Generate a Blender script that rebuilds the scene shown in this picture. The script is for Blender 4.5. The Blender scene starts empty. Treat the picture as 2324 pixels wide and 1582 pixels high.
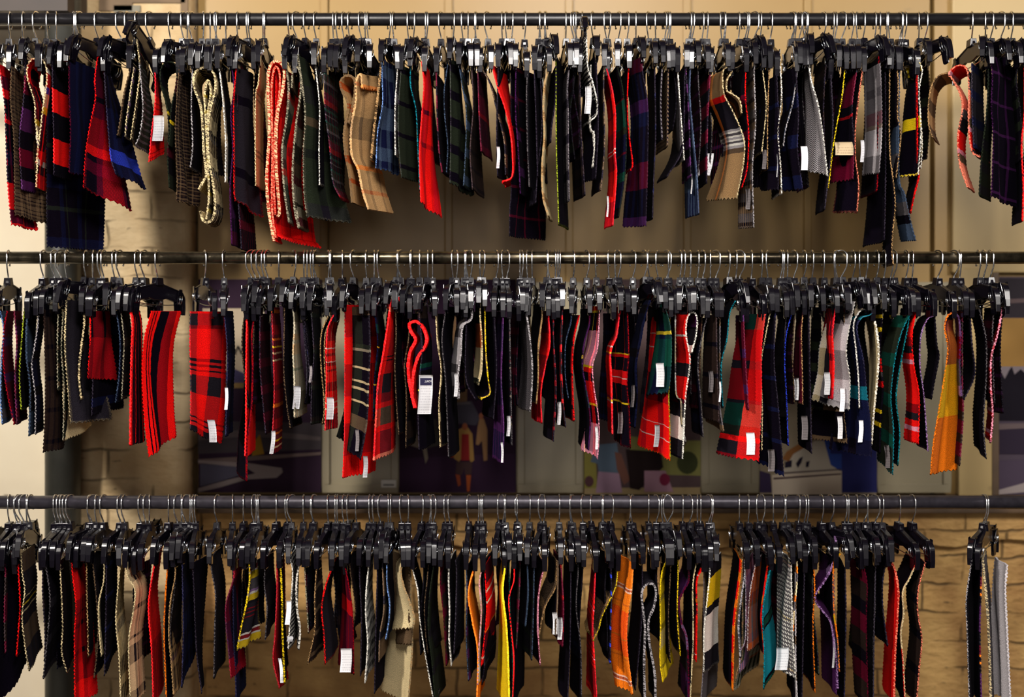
import bpy, bmesh, math, random
import numpy as np
from mathutils import Vector, Matrix

C = bpy.context.scene.collection
R = math.radians
random.seed(7)
# ------------------------------------------------------------------ camera, light, exposure
D, CX, PY, ZC = 2.8, 1.18, 720.0, 1.61      # distance to the rails, eye point
FW, FH = 2324.0, 1582.0

def P(px, py, Y=0.0):
    """a point of the place seen at this pixel of the photograph, at depth Y"""
    k = (D + Y) / D
    return Vector((CX + (px / 1000 - CX) * k, Y, ZC - (py - PY) / 1000 * k))

cam = bpy.data.cameras.new('camera')
cam.sensor_width = 36.0
cam.lens = 36.0 * D / (FW / 1000)
cam.shift_x = -(CX * 1000 - FW / 2) / FW
cam.shift_y = -(FH / 2 - PY) / FW
cam.dof.use_dof = True
cam.dof.focus_distance = 2.72
cam.dof.aperture_fstop = 1.3
camo = bpy.data.objects.new('camera', cam)
C.objects.link(camo)
camo.location = (CX, -D, ZC)
camo.rotation_euler = (R(90), 0, 0)
bpy.context.scene.camera = camo

sc = bpy.context.scene
sc.view_settings.view_transform = 'Standard'
sc.view_settings.look = 'None'
sc.view_settings.gamma = 1.0
sc.view_settings.use_curve_mapping = False
sc.view_settings.exposure = 0.0
w = bpy.data.worlds.new('world')
sc.world = w
w.use_nodes = True
w.node_tree.nodes['Background'].inputs[0].default_value = (1.0, 0.9, 0.85, 1)
w.node_tree.nodes['Background'].inputs[1].default_value = 0.02

def area(name, loc, aim, size, energy, col, sy=None):
    l = bpy.data.lights.new(name, 'AREA')
    l.energy = energy; l.color = col
    if sy: l.shape = 'RECTANGLE'; l.size = size; l.size_y = sy
    else: l.shape = 'DISK'; l.size = size
    o = bpy.data.objects.new(name, l); C.objects.link(o)
    o.location = loc
    o.rotation_euler = (Vector(aim) - Vector(loc)).to_track_quat('-Z', 'Y').to_euler()
    return o
area('ceiling_lamp_near_left_aisle', (-1.0, -2.4, 3.05), (0.35, 0, 1.5), 0.35, 128, (1.0, .94, .86))
area('ceiling_lamp_over_aisle', (1.4, -2.5, 3.1), (1.25, 0, 1.6), 0.7, 84, (1.0, .95, .9))
area('ceiling_lamp_near_right_aisle', (3.5, -2.7, 2.9), (1.9, 0, 1.4), 0.7, 50, (1.0, .95, .9))
area('fill_light_behind_camera', (1.1, -6.2, 1.9), (1.15, 0, 1.5), 2.6, 48, (1.0, .93, .88), 1.0)  # unseen fill light, added to brighten the wall between the swatches

# ------------------------------------------------------------------ helpers
def tag(o, label=None, cat=None, group=None, kind=None):
    if label: o['label'] = label
    if cat: o['category'] = cat
    if group: o['group'] = group
    if kind: o['kind'] = kind
    return o

def empty(name, loc=(0, 0, 0), rot=(0, 0, 0)):
    o = bpy.data.objects.new(name, None); C.objects.link(o)
    o.location = loc; o.rotation_euler = rot; o.empty_display_size = .02
    return o

def meshobj(name, verts, faces, mat=None, parent=None, smooth=False):
    me = bpy.data.meshes.new(name)
    me.from_pydata([tuple(v) for v in verts], [], [tuple(f) for f in faces])
    me.update()
    if smooth: me.shade_smooth()
    o = bpy.data.objects.new(name, me); C.objects.link(o)
    if mat: me.materials.append(mat)
    if parent: o.parent = parent
    return o

class MB:
    def __init__(s): s.v = []; s.f = []
    def add(s, v, f):
        n = len(s.v); s.v += [tuple(p) for p in v]; s.f += [tuple(i + n for i in q) for q in f]
    def box(s, x0, x1, y0, y1, z0, z1):
        v = [(x, y, z) for x in (x0, x1) for y in (y0, y1) for z in (z0, z1)]
        s.add(v, [(0, 1, 3, 2), (4, 6, 7, 5), (0, 4, 5, 1), (2, 3, 7, 6), (0, 2, 6, 4), (1, 5, 7, 3)])
        return s
    def prism(s, pts, a, b, axis='y'):
        """outline pts extruded from a to b along axis"""
        n = len(pts)
        def mk(p, q):
            return {'y': (p[0], q, p[1]), 'x': (q, p[0], p[1]), 'z': (p[0], p[1], q)}[axis]
        v = [mk(p, a) for p in pts] + [mk(p, b) for p in pts]
        f = [tuple(range(n))[::-1], tuple(range(n, 2 * n))]
        f += [(i, (i + 1) % n, n + (i + 1) % n, n + i) for i in range(n)]
        s.add(v, f); return s
    def tube(s, path, r, n=8, cap=True):
        path = [Vector(p) for p in path]; m = len(path); rings = []
        t0 = (path[1] - path[0]).normalized()
        ref = Vector((0, 0, 1)) if abs(t0.z) < .9 else Vector((1, 0, 0))
        nrm = t0.cross(ref).normalized()
        for i, p in enumerate(path):
            t = (path[min(i + 1, m - 1)] - path[max(i - 1, 0)]).normalized()
            nrm = (nrm - t * nrm.dot(t)).normalized(); b = t.cross(nrm)
            rr = r[i] if isinstance(r, (list, tuple)) else r
            rings.append([p + (nrm * math.cos(2 * math.pi * k / n) + b * math.sin(2 * math.pi * k / n)) * rr for k in range(n)])
        v = [q for ring in rings for q in ring]
        f = [(i * n + k, i * n + (k + 1) % n, (i + 1) * n + (k + 1) % n, (i + 1) * n + k) for i in range(m - 1) for k in range(n)]
        if cap: f += [tuple(range(n))[::-1], tuple((m - 1) * n + k for k in range(n))]
        s.add(v, f); return s
    def build(s, name, mat, parent=None, bevel=0, smooth=False, seg=2):
        o = meshobj(name, s.v, s.f, mat, parent)
        if bevel:
            bm = bmesh.new(); bm.from_mesh(o.data)
            bmesh.ops.remove_doubles(bm, verts=bm.verts, dist=1e-6)
            es = [e for e in bm.edges if len(e.link_faces) == 2 and e.calc_face_angle(0) > R(35)]
            bmesh.ops.bevel(bm, geom=es, offset=bevel, segments=seg, affect='EDGES', profile=.5)
            bmesh.ops.recalc_face_normals(bm, faces=bm.faces)
            bm.to_mesh(o.data); bm.free()
        if smooth: o.data.shade_smooth()
        return o

# ------------------------------------------------------------------ materials
def newmat(name):
    m = bpy.data.materials.new(name); m.use_nodes = True
    nt = m.node_tree
    return m, nt, nt.nodes, nt.links, nt.nodes['Principled BSDF']

def simple(name, col, rough=.5, metal=0, spec=.5, noise=0, nscale=40, bump=0):
    m, nt, N, L, b = newmat(name)
    b.inputs['Base Color'].default_value = (*col, 1)
    b.inputs['Roughness'].default_value = rough
    b.inputs['Metallic'].default_value = metal
    b.inputs['Specular IOR Level'].default_value = spec
    if noise or bump:
        tc = N.new('ShaderNodeTexCoord'); nz = N.new('ShaderNodeTexNoise')
        nz.inputs['Scale'].default_value = nscale; nz.inputs['Detail'].default_value = 5
        L.new(tc.outputs['Object'], nz.inputs['Vector'])
        if noise:
            mx = N.new('ShaderNodeMix'); mx.data_type = 'RGBA'; mx.blend_type = 'MULTIPLY'
            mx.inputs[0].default_value = noise
            mx.inputs[6].default_value = (*col, 1)
            cr = N.new('ShaderNodeValToRGB'); cr.color_ramp.elements[0].position = .3; cr.color_ramp.elements[1].position = .7
            L.new(nz.outputs[0], cr.inputs[0]); L.new(cr.outputs[0], mx.inputs[7]); L.new(mx.outputs[2], b.inputs['Base Color'])
        if bump:
            bp = N.new('ShaderNodeBump'); bp.inputs['Strength'].default_value = bump; bp.inputs['Distance'].default_value = .002
            L.new(nz.outputs[0], bp.inputs['Height']); L.new(bp.outputs[0], b.inputs['Normal'])
    return m

M = {}
M['plastic'] = simple('black_plastic', (.0032, .0024, .0048), .23, 0, .46)
M['clip'] = simple('clip_plastic', (.0025, .002, .004), .10, 0, .4)
M['chrome'] = simple('hook_chrome', (.92, .93, .95), .24, 1)
M['steel'] = simple('spring_steel', (.6, .62, .66), .2, 1)
M['rail_satin'] = simple('rail_satin_black', (.010, .009, .011), .36, .1, .45, noise=.4, nscale=60, bump=.1)
M['rail_grey'] = simple('rail_satin_grey', (.050, .044, .056), .38, .5, .5, noise=.4, nscale=60, bump=.1)
M['rail_raw'] = simple('rail_raw_steel', (.16, .13, .085), .27, .9, .5, noise=.85, nscale=35, bump=.25)
M['paper'] = None

LET = dict(k=(.0028, .0017, .0045), n=(.004, .005, .022), m=(.075, .002, .012), r=(.80, .006, .005), d=(.24, .003, .006),
           c=(.62, .49, .27), w=(.78, .74, .66), t=(.36, .21, .09), b=(.018, .010, .008), y=(.80, .55, .01), o=(.78, .17, .008),
           j=(.36, .07, .015), p=(.045, .009, .055), e=(.085, .075, .08), l=(.36, .33, .34), u=(.02, .04, .42), g=(.013, .017, .010),
           f=(.004, .045, .03), a=(.006, .17, .22), s=(.04, .06, .10), i=(.75, .28, .38), v=(.28, .15, .33), q=(.26, .23, .16),
           x=(.012, .010, .014), h=(.10, .062, .034), z=(.80, .20, .12), G=(.30, .36, .02), B=(.16, .28, .60))

def bands(s):
    out = []; i = 0
    while i < len(s):
        c = s[i]; j = i + 1
        while j < len(s) and (s[j].isdigit()): j += 1
        out.append((c, float(s[i + 1:j] or 10))); i = j
    return out

def ramp(N, spec):
    b = bands(spec); tot = sum(x[1] for x in b)
    n = N.new('ShaderNodeValToRGB'); cr = n.color_ramp; cr.interpolation = 'CONSTANT'
    pos = 0
    for k, (c, ln) in enumerate(b[:30]):
        e = cr.elements[k] if k < 2 and k < len(cr.elements) else cr.elements.new(min(.999, pos / tot))
        e.position = min(.999, pos / tot); e.color = (*LET[c], 1)
        pos += ln
    if len(b) == 1:
        cr.elements[1].color = (*LET[b[0][0]], 1); cr.elements[1].position = .999
    return n, tot / 1000

def math_node(N, L, op, a, b=None, c=None):
    n = N.new('ShaderNodeMath'); n.operation = op
    for i, x in enumerate((a, b, c)):
        if x is None: continue
        if isinstance(x, (int, float)): n.inputs[i].default_value = x
        else: L.new(x, n.inputs[i])
    return n.outputs[0]

def mixc(N, L, fac, a, b, blend='MIX'):
    n = N.new('ShaderNodeMix'); n.data_type = 'RGBA'; n.blend_type = blend
    for s, x in ((0, fac), (6, a), (7, b)):
        if isinstance(x, (int, float)): n.inputs[s].default_value = x
        elif isinstance(x, tuple): n.inputs[s].default_value = (*x[:3], 1)
        else: L.new(x, n.inputs[s])
    return n.outputs[2]

CACHE = {}
def cloth_mat(V, U='', edge='', pat='', fuzz=.5, k2='', eo=0):
    key = (V, U, edge, pat, fuzz, k2, eo)
    if key in CACHE: return CACHE[key]
    m, nt, N, L, b = newmat('wool_' + (V[:10] or 'plain'))
    uv = N.new('ShaderNodeUVMap'); uv.uv_map = 'cloth'
    sep = N.new('ShaderNodeSeparateXYZ'); L.new(uv.outputs[0], sep.inputs[0])
    u, v = sep.outputs[0], sep.outputs[1]
    # slight wobble so woven stripes are not ruler straight
    nz0 = N.new('ShaderNodeTexNoise'); nz0.inputs['Scale'].default_value = 60; nz0.inputs['Detail'].default_value = 2
    L.new(uv.outputs[0], nz0.inputs['Vector'])
    wob = math_node(N, L, 'MULTIPLY_ADD', nz0.outputs[0], .004, -.002)
    vv = math_node(N, L, 'ADD', v, wob); uu = math_node(N, L, 'ADD', u, wob)
    if not V: V, U, swap = U, '', True
    else: swap = False
    rv, tv = ramp(N, V)
    if swap: vv = uu
    L.new(math_node(N, L, 'FRACT', math_node(N, L, 'DIVIDE', vv, tv)), rv.inputs[0])
    col = rv.outputs[0]
    if U:
        ru, tu = ramp(N, U)
        L.new(math_node(N, L, 'FRACT', math_node(N, L, 'DIVIDE', uu, tu)), ru.inputs[0])
        tw = math_node(N, L, 'FRACT', math_node(N, L, 'DIVIDE', math_node(N, L, 'ADD', u, v), .0026))
        tw = math_node(N, L, 'MULTIPLY_ADD', math_node(N, L, 'GREATER_THAN', tw, .5), .5, .25)
        col = mixc(N, L, tw, col, ru.outputs[0])
    other = LET[k2] if k2 else LET['k']
    if pat == 'H':        # herringbone
        tri = math_node(N, L, 'PINGPONG', u, .011)
        s = math_node(N, L, 'FRACT', math_node(N, L, 'DIVIDE', math_node(N, L, 'ADD', v, tri), .0048))
        col = mixc(N, L, math_node(N, L, 'GREATER_THAN', s, .5), col, other)
    elif pat == 'D':      # houndstooth / dots
        a1 = math_node(N, L, 'GREATER_THAN', math_node(N, L, 'FRACT', math_node(N, L, 'DIVIDE', math_node(N, L, 'ADD', u, v), .009)), .5)
        a2 = math_node(N, L, 'GREATER_THAN', math_node(N, L, 'FRACT', math_node(N, L, 'DIVIDE', v, .009)), .45)
        col = mixc(N, L, math_node(N, L, 'MULTIPLY', a1, a2), other, col)
    elif pat == 'T':      # tweed
        nz = N.new('ShaderNodeTexNoise'); nz.inputs['Scale'].default_value = 420; nz.inputs['Detail'].default_value = 1
        L.new(uv.outputs[0], nz.inputs['Vector'])
        col = mixc(N, L, math_node(N, L, 'GREATER_THAN', nz.outputs[0], .53), col, other)
    elif pat == 'C':      # fine window check
        a1 = math_node(N, L, 'LESS_THAN', math_node(N, L, 'FRACT', math_node(N, L, 'DIVIDE', v, .012)), .3)
        a2 = math_node(N, L, 'LESS_THAN', math_node(N, L, 'FRACT', math_node(N, L, 'DIVIDE', u, .016)), .25)
        col = mixc(N, L, math_node(N, L, 'MULTIPLY', math_node(N, L, 'MAXIMUM', a1, a2), .75), col, other)
    if eo:                # coloured selvedge on a dark cloth
        col = mixc(N, L, math_node(N, L, 'GREATER_THAN', math_node(N, L, 'ADD', u, wob), eo), col, LET['k'])
    # fibre mottling of the wool
    nf = N.new('ShaderNodeTexNoise'); nf.inputs['Scale'].default_value = 700; nf.inputs['Detail'].default_value = 2
    L.new(uv.outputs[0], nf.inputs['Vector'])
    mot = N.new('ShaderNodeMapRange'); mot.inputs[1].default_value = .3; mot.inputs[2].default_value = .7
    mot.inputs[3].default_value = .5; mot.inputs[4].default_value = 1.5
    L.new(nf.outputs[0], mot.inputs[0])
    sc_ = N.new('ShaderNodeVectorMath'); sc_.operation = 'SCALE'
    L.new(col, sc_.inputs[0]); L.new(mot.outputs[0], sc_.inputs['Scale'])
    col = sc_.outputs[0]
    # cut edge: paler frayed fibres
    rim = N.new('ShaderNodeUVMap'); rim.uv_map = 'rim'
    rs = N.new('ShaderNodeSeparateXYZ'); L.new(rim.outputs[0], rs.inputs[0])
    ne = N.new('ShaderNodeTexNoise'); ne.inputs['Scale'].default_value = 380; ne.inputs['Detail'].default_value = 1
    L.new(uv.outputs[0], ne.inputs['Vector'])
    spk = math_node(N, L, 'GREATER_THAN', ne.outputs[0], .5)
    if edge:
        amt = math_node(N, L, 'MULTIPLY_ADD', spk, .72, .1)
        dk = N.new('ShaderNodeVectorMath'); dk.operation = 'SCALE'; dk.inputs['Scale'].default_value = .35; L.new(col, dk.inputs[0])
        ec = mixc(N, L, amt, dk.outputs[0], LET[edge])
    else:
        br = N.new('ShaderNodeVectorMath'); br.operation = 'MULTIPLY_ADD'
        br.inputs[1].default_value = (1.5, 1.5, 1.5); br.inputs[2].default_value = (.022, .018, .024)
        L.new(col, br.inputs[0])
        ec = mixc(N, L, math_node(N, L, 'MULTIPLY_ADD', spk, .7, .15), col, br.outputs[0])
    col = mixc(N, L, rs.outputs[0], col, ec)
    L.new(col, b.inputs['Base Color'])
    b.inputs['Roughness'].default_value = .95
    b.inputs['Specular IOR Level'].default_value = .01
    b.inputs['Sheen Weight'].default_value = .006 * fuzz
    b.inputs['Sheen Roughness'].default_value = .5
    bp = N.new('ShaderNodeBump'); bp.inputs['Strength'].default_value = .5; bp.inputs['Distance'].default_value = .0012
    L.new(nf.outputs[0], bp.inputs['Height']); L.new(bp.outputs[0], b.inputs['Normal'])
    CACHE[key] = m
    return m

def paper_mat(name, base, ink, lines=.006, head=0):
    m, nt, N, L, b = newmat(name)
    uv = N.new('ShaderNodeUVMap'); uv.uv_map = 'cloth'
    sep = N.new('ShaderNodeSeparateXYZ'); L.new(uv.outputs[0], sep.inputs[0])
    u, v = sep.outputs[0], sep.outputs[1]
    row = math_node(N, L, 'FRACT', math_node(N, L, 'DIVIDE', v, lines))
    on = math_node(N, L, 'LESS_THAN', row, .38)
    nz = N.new('ShaderNodeTexNoise'); nz.noise_dimensions = '2D'; nz.inputs['Scale'].default_value = 1
    mp = N.new('ShaderNodeCombineXYZ'); L.new(math_node(N, L, 'MULTIPLY', u, 420), mp.inputs[0])
    L.new(math_node(N, L, 'FLOOR', math_node(N, L, 'DIVIDE', v, lines)), mp.inputs[1])
    mp.inputs[2].default_value = 0
    L.new(mp.outputs[0], nz.inputs['Vector'])
    ink1 = math_node(N, L, 'MULTIPLY', on, math_node(N, L, 'GREATER_THAN', nz.outputs[0], .5))
    mask = math_node(N, L, 'MULTIPLY', math_node(N, L, 'GREATER_THAN', u, .004), math_node(N, L, 'GREATER_THAN', v, .01))
    ink1 = math_node(N, L, 'MULTIPLY', math_node(N, L, 'MULTIPLY', ink1, mask), .55)
    L.new(mixc(N, L, ink1, base, ink), b.inputs['Base Color'])
    b.inputs['Roughness'].default_value = .7; b.inputs['Specular IOR Level'].default_value = .2
    return m
M['paper'] = paper_mat('white_paper_label', (.86, .85, .88), (.35, .33, .38))
M['creamtag'] = paper_mat('cream_paper_label', (.55, .42, .26), (.2, .12, .08))
M['greytag'] = paper_mat('grey_woven_label', (.20, .175, .18), (.05, .045, .05))

# ------------------------------------------------------------------ cloth
def spline(pts, step=.0042):
    """smooth curve through 2D points, resampled at an even step"""
    p = np.array(pts, float)
    if len(p) < 2: p = np.vstack([p, p + [0, -.1]])
    q = np.vstack([2 * p[0] - p[1], p, 2 * p[-1] - p[-2]])
    out = []
    for i in range(1, len(q) - 2):
        t = np.linspace(0, 1, 24, endpoint=False)[:, None]
        a, b_, c, d = q[i - 1], q[i], q[i + 1], q[i + 2]
        out.append(.5 * ((2 * b_) + (-a + c) * t + (2 * a - 5 * b_ + 4 * c - d) * t ** 2 + (-a + 3 * b_ - 3 * c + d) * t ** 3))
    out = np.vstack(out + [p[-1:]])
    seg = np.r_[0, np.cumsum(np.linalg.norm(np.diff(out, axis=0), axis=1))]
    n = max(8, int(seg[-1] / step)); s = np.linspace(0, seg[-1], n + 1)
    return np.c_[np.interp(s, seg, out[:, 0]), np.interp(s, seg, out[:, 1])], s

def make_mesh(name, V, faces4, uvs, rims, mat):
    me = bpy.data.meshes.new(name)
    me.vertices.add(len(V)); me.vertices.foreach_set('co', V.astype(np.float32).ravel())
    nf = len(faces4)
    me.loops.add(nf * 4); me.loops.foreach_set('vertex_index', faces4.astype(np.int32).ravel())
    me.polygons.add(nf); me.polygons.foreach_set('loop_start', np.arange(0, nf * 4, 4, dtype=np.int32))
    me.update(calc_edges=True)
    l = me.uv_layers.new(name='cloth'); l.data.foreach_set('uv', uvs[faces4.ravel()].astype(np.float32).ravel())
    l2 = me.uv_layers.new(name='rim'); l2.data.foreach_set('uv', np.c_[rims, rims][faces4.ravel()].astype(np.float32).ravel())
    me.materials.append(mat)
    me.shade_smooth()
    return me

def cloth(name, near_px, Yn, width, F0, F1, b, mat, th=.0032, seed=0, zig=.0024, parent=None, bow=0.0, v0=0.0):
    """a strip of cloth: its near edge follows the points near_px at depth Yn, its far edge lies width further back.
    F0/F1: how far the far edge shows beside the near edge at the top/bottom (None: strip square to the rail)"""
    rng = np.random.RandomState(seed)
    pw = [P(x, y, Yn) for x, y in near_px]
    near, tl = spline([(p.x, p.z) for p in pw])
    nt = len(near); T = tl / tl[-1]
    ns = max(6, int(width / .0048)); S = np.linspace(0, 1, ns + 1)
    kn = (D + Yn) / D; Yf = Yn + width; kf = (D + Yf) / D
    pxn = CX + (near[:, 0] - CX) / kn
    if F0 is None: farx = near[:, 0] + rng.uniform(-.004, .004)
    else:
        Fp = (F0 + (F1 - F0) * T) / 1000
        farx = CX + (pxn + Fp - CX) * kf
    # the far edge hangs straighter than the near one
    farz = near[:, 1] - (b / 1000) * np.clip(T, 0, 1) ** 1.5
    if abs(near[-1, 1] - near[0, 1]) > .1:
        sm = np.convolve(np.pad(farx - near[:, 0] * 0, (12, 12), 'edge'), np.ones(25) / 25, 'valid')[:nt]
        loop = (np.diff(near[:, 1]) > .0006).mean() > .15
        if not loop: farx = .55 * farx + .45 * sm
    X = near[:, 0][:, None] * (1 - S) + farx[:, None] * S
    Z = near[:, 1][:, None] * (1 - S) + farz[:, None] * S
    Y = np.broadcast_to(Yn + width * S, X.shape).copy()
    ph = rng.uniform(0, 6.28, 4)
    amp = .0022 + (.0045 if (F0 is not None and max(abs(F0), abs(F1)) > 40) else 0)
    X = X + np.sin(S * 3.14)[None, :] * bow + amp * np.minimum(1, S * 4)[None, :] * (.35 + .65 * T[:, None]) * np.sin(S[None, :] * (5 + 3 * rng.rand()) + ph[0] + 1.6 * np.sin(T[:, None] * 3 + ph[1]))
    # pinked edges
    alt = (np.arange(nt) % 2 * 2 - 1.0); als = (np.arange(ns + 1) % 2 * 2 - 1.0)
    Y[:, 0] += alt * zig; Y[:, -1] += alt * zig
    Z[-1, :] += als * zig * .9
    G = np.stack([X, Y, Z], -1)
    dt = np.gradient(G, axis=0); ds = np.gradient(G, axis=1)
    nn = np.cross(dt, ds); nn /= np.linalg.norm(nn, axis=-1, keepdims=True) + 1e-12
    thm = th / 2 * (1 + rng.uniform(-.25, .25, (nt, ns + 1)))[..., None]
    A = (G + nn * thm).reshape(-1, 3); B = (G - nn * thm).reshape(-1, 3)
    idx = np.arange(nt * (ns + 1)).reshape(nt, ns + 1)
    q = np.stack([idx[:-1, :-1], idx[:-1, 1:], idx[1:, 1:], idx[1:, :-1]], -1).reshape(-1, 4)
    n0 = nt * (ns + 1)
    uv = np.stack(np.broadcast_arrays((S * width)[None, :], tl[:, None] - v0), -1).reshape(-1, 2)
    loopi = np.r_[idx[:, 0][::-1], idx[0, 1:], idx[1:, -1], idx[-1, :-1][::-1]]
    ra, rb = A[loopi[:-1]], B[loopi[:-1]]
    nr = len(ra)
    V = np.vstack([A, B, ra, rb])
    k = np.arange(nr); k2 = (k + 1) % nr
    rimf = np.stack([2 * n0 + k, 2 * n0 + k2, 2 * n0 + nr + k2, 2 * n0 + nr + k], -1)
    faces = np.vstack([q[:, ::-1], q + n0, rimf])
    uvr = uv[loopi[:-1]]
    uvs = np.vstack([uv, uv, uvr, uvr + [.0015, .0015]])
    # the outermost row of the face frays a little as well
    e = np.zeros((nt, ns + 1)); e[:, 0] = .22; e[-1, :] = .2; e[:, -1] = .2
    rims = np.r_[e.ravel(), e.ravel(), np.ones(2 * nr)]
    me = make_mesh(name, V, faces, uvs, rims, mat)
    o = bpy.data.objects.new(name, me); C.objects.link(o)
    if parent: o.parent = parent
    return o, G

def paper(name, px, mat, ya, yb, real=.036, skew=0, parent=None):
    """a small paper label: px = (x0, y0, x1, y1) in the photograph; turned back so its real width is kept"""
    x0, y0, x1, y1 = px
    real = max(math.hypot((x1 - x0) / 1000, yb - ya), .012)
    n, mseg = 6, 10
    V = []; uv = []
    for j in range(mseg + 1):
        tt = j / mseg
        for i in range(n + 1):
            s = i / n
            yy = ya + (yb - ya) * s + .0016 * math.sin(tt * 5 + s * 2)
            p = P(x0 + (x1 - x0) * s + skew * tt + 1.2 * math.sin(tt * 4), y0 + (y1 - y0) * tt, yy)
            V.append(p); uv.append((s * real, tt * (y1 - y0) / 1000))
    V = np.array(V); q = []
    for j in range(mseg):
        for i in range(n):
            a = j * (n + 1) + i; q.append((a, a + 1, a + n + 2, a + n + 1))
    q = np.array(q); n0 = len(V)
    off = np.array([0, .0006, 0])
    V2 = np.vstack([V, V + off]); faces = np.vstack([q[:, ::-1], q + n0])
    edge = [(j * (n + 1), (j + 1) * (n + 1)) for j in range(mseg)] + [((j + 1) * (n + 1) + n, j * (n + 1) + n) for j in range(mseg)]
    edge += [(i + 1, i) for i in range(n)] + [(mseg * (n + 1) + i, mseg * (n + 1) + i + 1) for i in range(n)]
    faces = np.vstack([faces, np.array([(a, b_, b_ + n0, a + n0) for a, b_ in edge])])
    uv = np.array(uv + uv)
    me = make_mesh(name, V2, faces, uv, np.zeros(len(V2)), mat)
    o = bpy.data.objects.new(name, me); C.objects.link(o)
    if parent: o.parent = parent
    return o
# ------------------------------------------------------------------ the setting
YW = .46          # face of the wall behind the rails
def wall_mat(name, base, stain, dark, sc_=3.0, bump=.3, brick=False, coat=.6, rough=.6):
    m, nt, N, L, b = newmat(name)
    tc = N.new('ShaderNodeTexCoord')
    n1 = N.new('ShaderNodeTexNoise'); n1.inputs['Scale'].default_value = sc_; n1.inputs['Detail'].default_value = 8; n1.inputs['Roughness'].default_value = .6
    L.new(tc.outputs['Object'], n1.inputs['Vector'])
    cr = N.new('ShaderNodeValToRGB'); cr.color_ramp.elements[0].position = .38; cr.color_ramp.elements[1].position = .66
    cr.color_ramp.elements[0].color = (*stain, 1); cr.color_ramp.elements[1].color = (*base, 1)
    L.new(n1.outputs[0], cr.inputs[0]); col = cr.outputs[0]
    n2 = N.new('ShaderNodeTexNoise'); n2.inputs['Scale'].default_value = sc_ * 6; n2.inputs['Detail'].default_value = 4
    mp = N.new('ShaderNodeMapping'); mp.inputs['Scale'].default_value = (1, 1, 2.2)
    L.new(tc.outputs['Object'], mp.inputs[0]); L.new(mp.outputs[0], n2.inputs['Vector'])
    c2 = N.new('ShaderNodeValToRGB'); c2.color_ramp.elements[0].position = .69; c2.color_ramp.elements[1].position = .75
    L.new(n2.outputs[0], c2.inputs[0])
    col = mixc(N, L, math_node(N, L, 'MULTIPLY', c2.outputs[0], .75), col, dark)
    h = n1.outputs[0]
    bp = N.new('ShaderNodeBump'); bp.inputs['Strength'].default_value = bump; bp.inputs['Distance'].default_value = .01
    if brick:
        br = N.new('ShaderNodeTexBrick')
        sx = N.new('ShaderNodeSeparateXYZ'); L.new(tc.outputs['Object'], sx.inputs[0])
        cb = N.new('ShaderNodeCombineXYZ')
        nw = N.new('ShaderNodeTexNoise'); nw.inputs['Scale'].default_value = 9; nw.inputs['Detail'].default_value = 3
        L.new(tc.outputs['Object'], nw.inputs['Vector'])
        wob = math_node(N, L, 'MULTIPLY_ADD', nw.outputs[0], .03, -.015)
        L.new(math_node(N, L, 'ADD', sx.outputs[0], wob), cb.inputs[0])
        L.new(math_node(N, L, 'ADD', sx.outputs[2], wob), cb.inputs[1])
        L.new(cb.outputs[0], br.inputs['Vector'])
        br.inputs['Scale'].default_value = 1; br.inputs['Brick Width'].default_value = .225; br.inputs['Row Height'].default_value = .0745
        br.inputs['Mortar Size'].default_value = .0045; br.inputs['Mortar Smooth'].default_value = .8
        # the grout only opens here and there under the thick paint
        gate = N.new('ShaderNodeTexNoise'); gate.inputs['Scale'].default_value = 7; gate.inputs['Detail'].default_value = 4
        L.new(tc.outputs['Object'], gate.inputs['Vector'])
        gr = N.new('ShaderNodeMapRange'); gr.inputs[1].default_value = .42; gr.inputs[2].default_value = .56
        L.new(gate.outputs[0], gr.inputs[0])
        g = math_node(N, L, 'MULTIPLY', br.outputs['Fac'], gr.outputs[0])
        col = mixc(N, L, math_node(N, L, 'MULTIPLY', g, .65), col, dark)
        h = math_node(N, L, 'SUBTRACT', math_node(N, L, 'MULTIPLY', n1.outputs[0], .6), math_node(N, L, 'MULTIPLY', g, .55))
        h = math_node(N, L, 'ADD', h, math_node(N, L, 'MULTIPLY', n2.outputs[0], .7))
    L.new(h, bp.inputs['Height']); L.new(bp.outputs[0], b.inputs['Normal'])
    L.new(col, b.inputs['Base Color'])
    b.inputs['Roughness'].default_value = rough; b.inputs['Specular IOR Level'].default_value = .3
    return m
M['cream_wall'] = wall_mat('old_cream_paint', (.80, .70, .52), (.74, .63, .46), (.14, .09, .05), 2.5, .35, rough=.7)
M['pillar'] = wall_mat('painted_brick_pillar', (.60, .46, .27), (.40, .27, .13), (.06, .04, .02), 4.5, .8, brick=True, rough=.75)
M['brick'] = wall_mat('painted_brick_wall', (.56, .34, .12), (.34, .18, .06), (.035, .022, .012), 6.5, 1.0, brick=True, rough=.75)
M['panel'] = wall_mat('tan_painted_board', (.33, .21, .072), (.30, .185, .062), (.20, .14, .06), 1.4, .04, rough=.38)
M['panel_pale'] = wall_mat('pale_painted_board', (.46, .33, .15), (.42, .30, .13), (.2, .14, .06), 1.4, .04, rough=.4)
M['cabinet'] = simple('grey_beige_enamel', (.33, .28, .18), .3, 0, .5, noise=.25, nscale=2)
M['dark_wood'] = simple('dark_brown_beam', (.035, .02, .014), .6, noise=.4, nscale=8)
M['ledge'] = simple('brown_ledge', (.12, .07, .035), .55, noise=.6, nscale=9, bump=.2)
M['post'] = simple('grey_painted_post', (.035, .034, .027), .5, noise=.45, nscale=18, bump=.2)
M['gap'] = simple('dark_gap', (.006, .005, .004), .8)
M['floor'] = simple('dark_wooden_floor', (.05, .032, .02), .5, noise=.4, nscale=6)
M['plaster'] = simple('grey_plaster', (.21, .19, .14), .8, noise=.3, nscale=20, bump=.3)
M['plaster_dark'] = simple('brown_plaster', (.17, .11, .06), .8, noise=.4, nscale=14, bump=.3)

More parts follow.
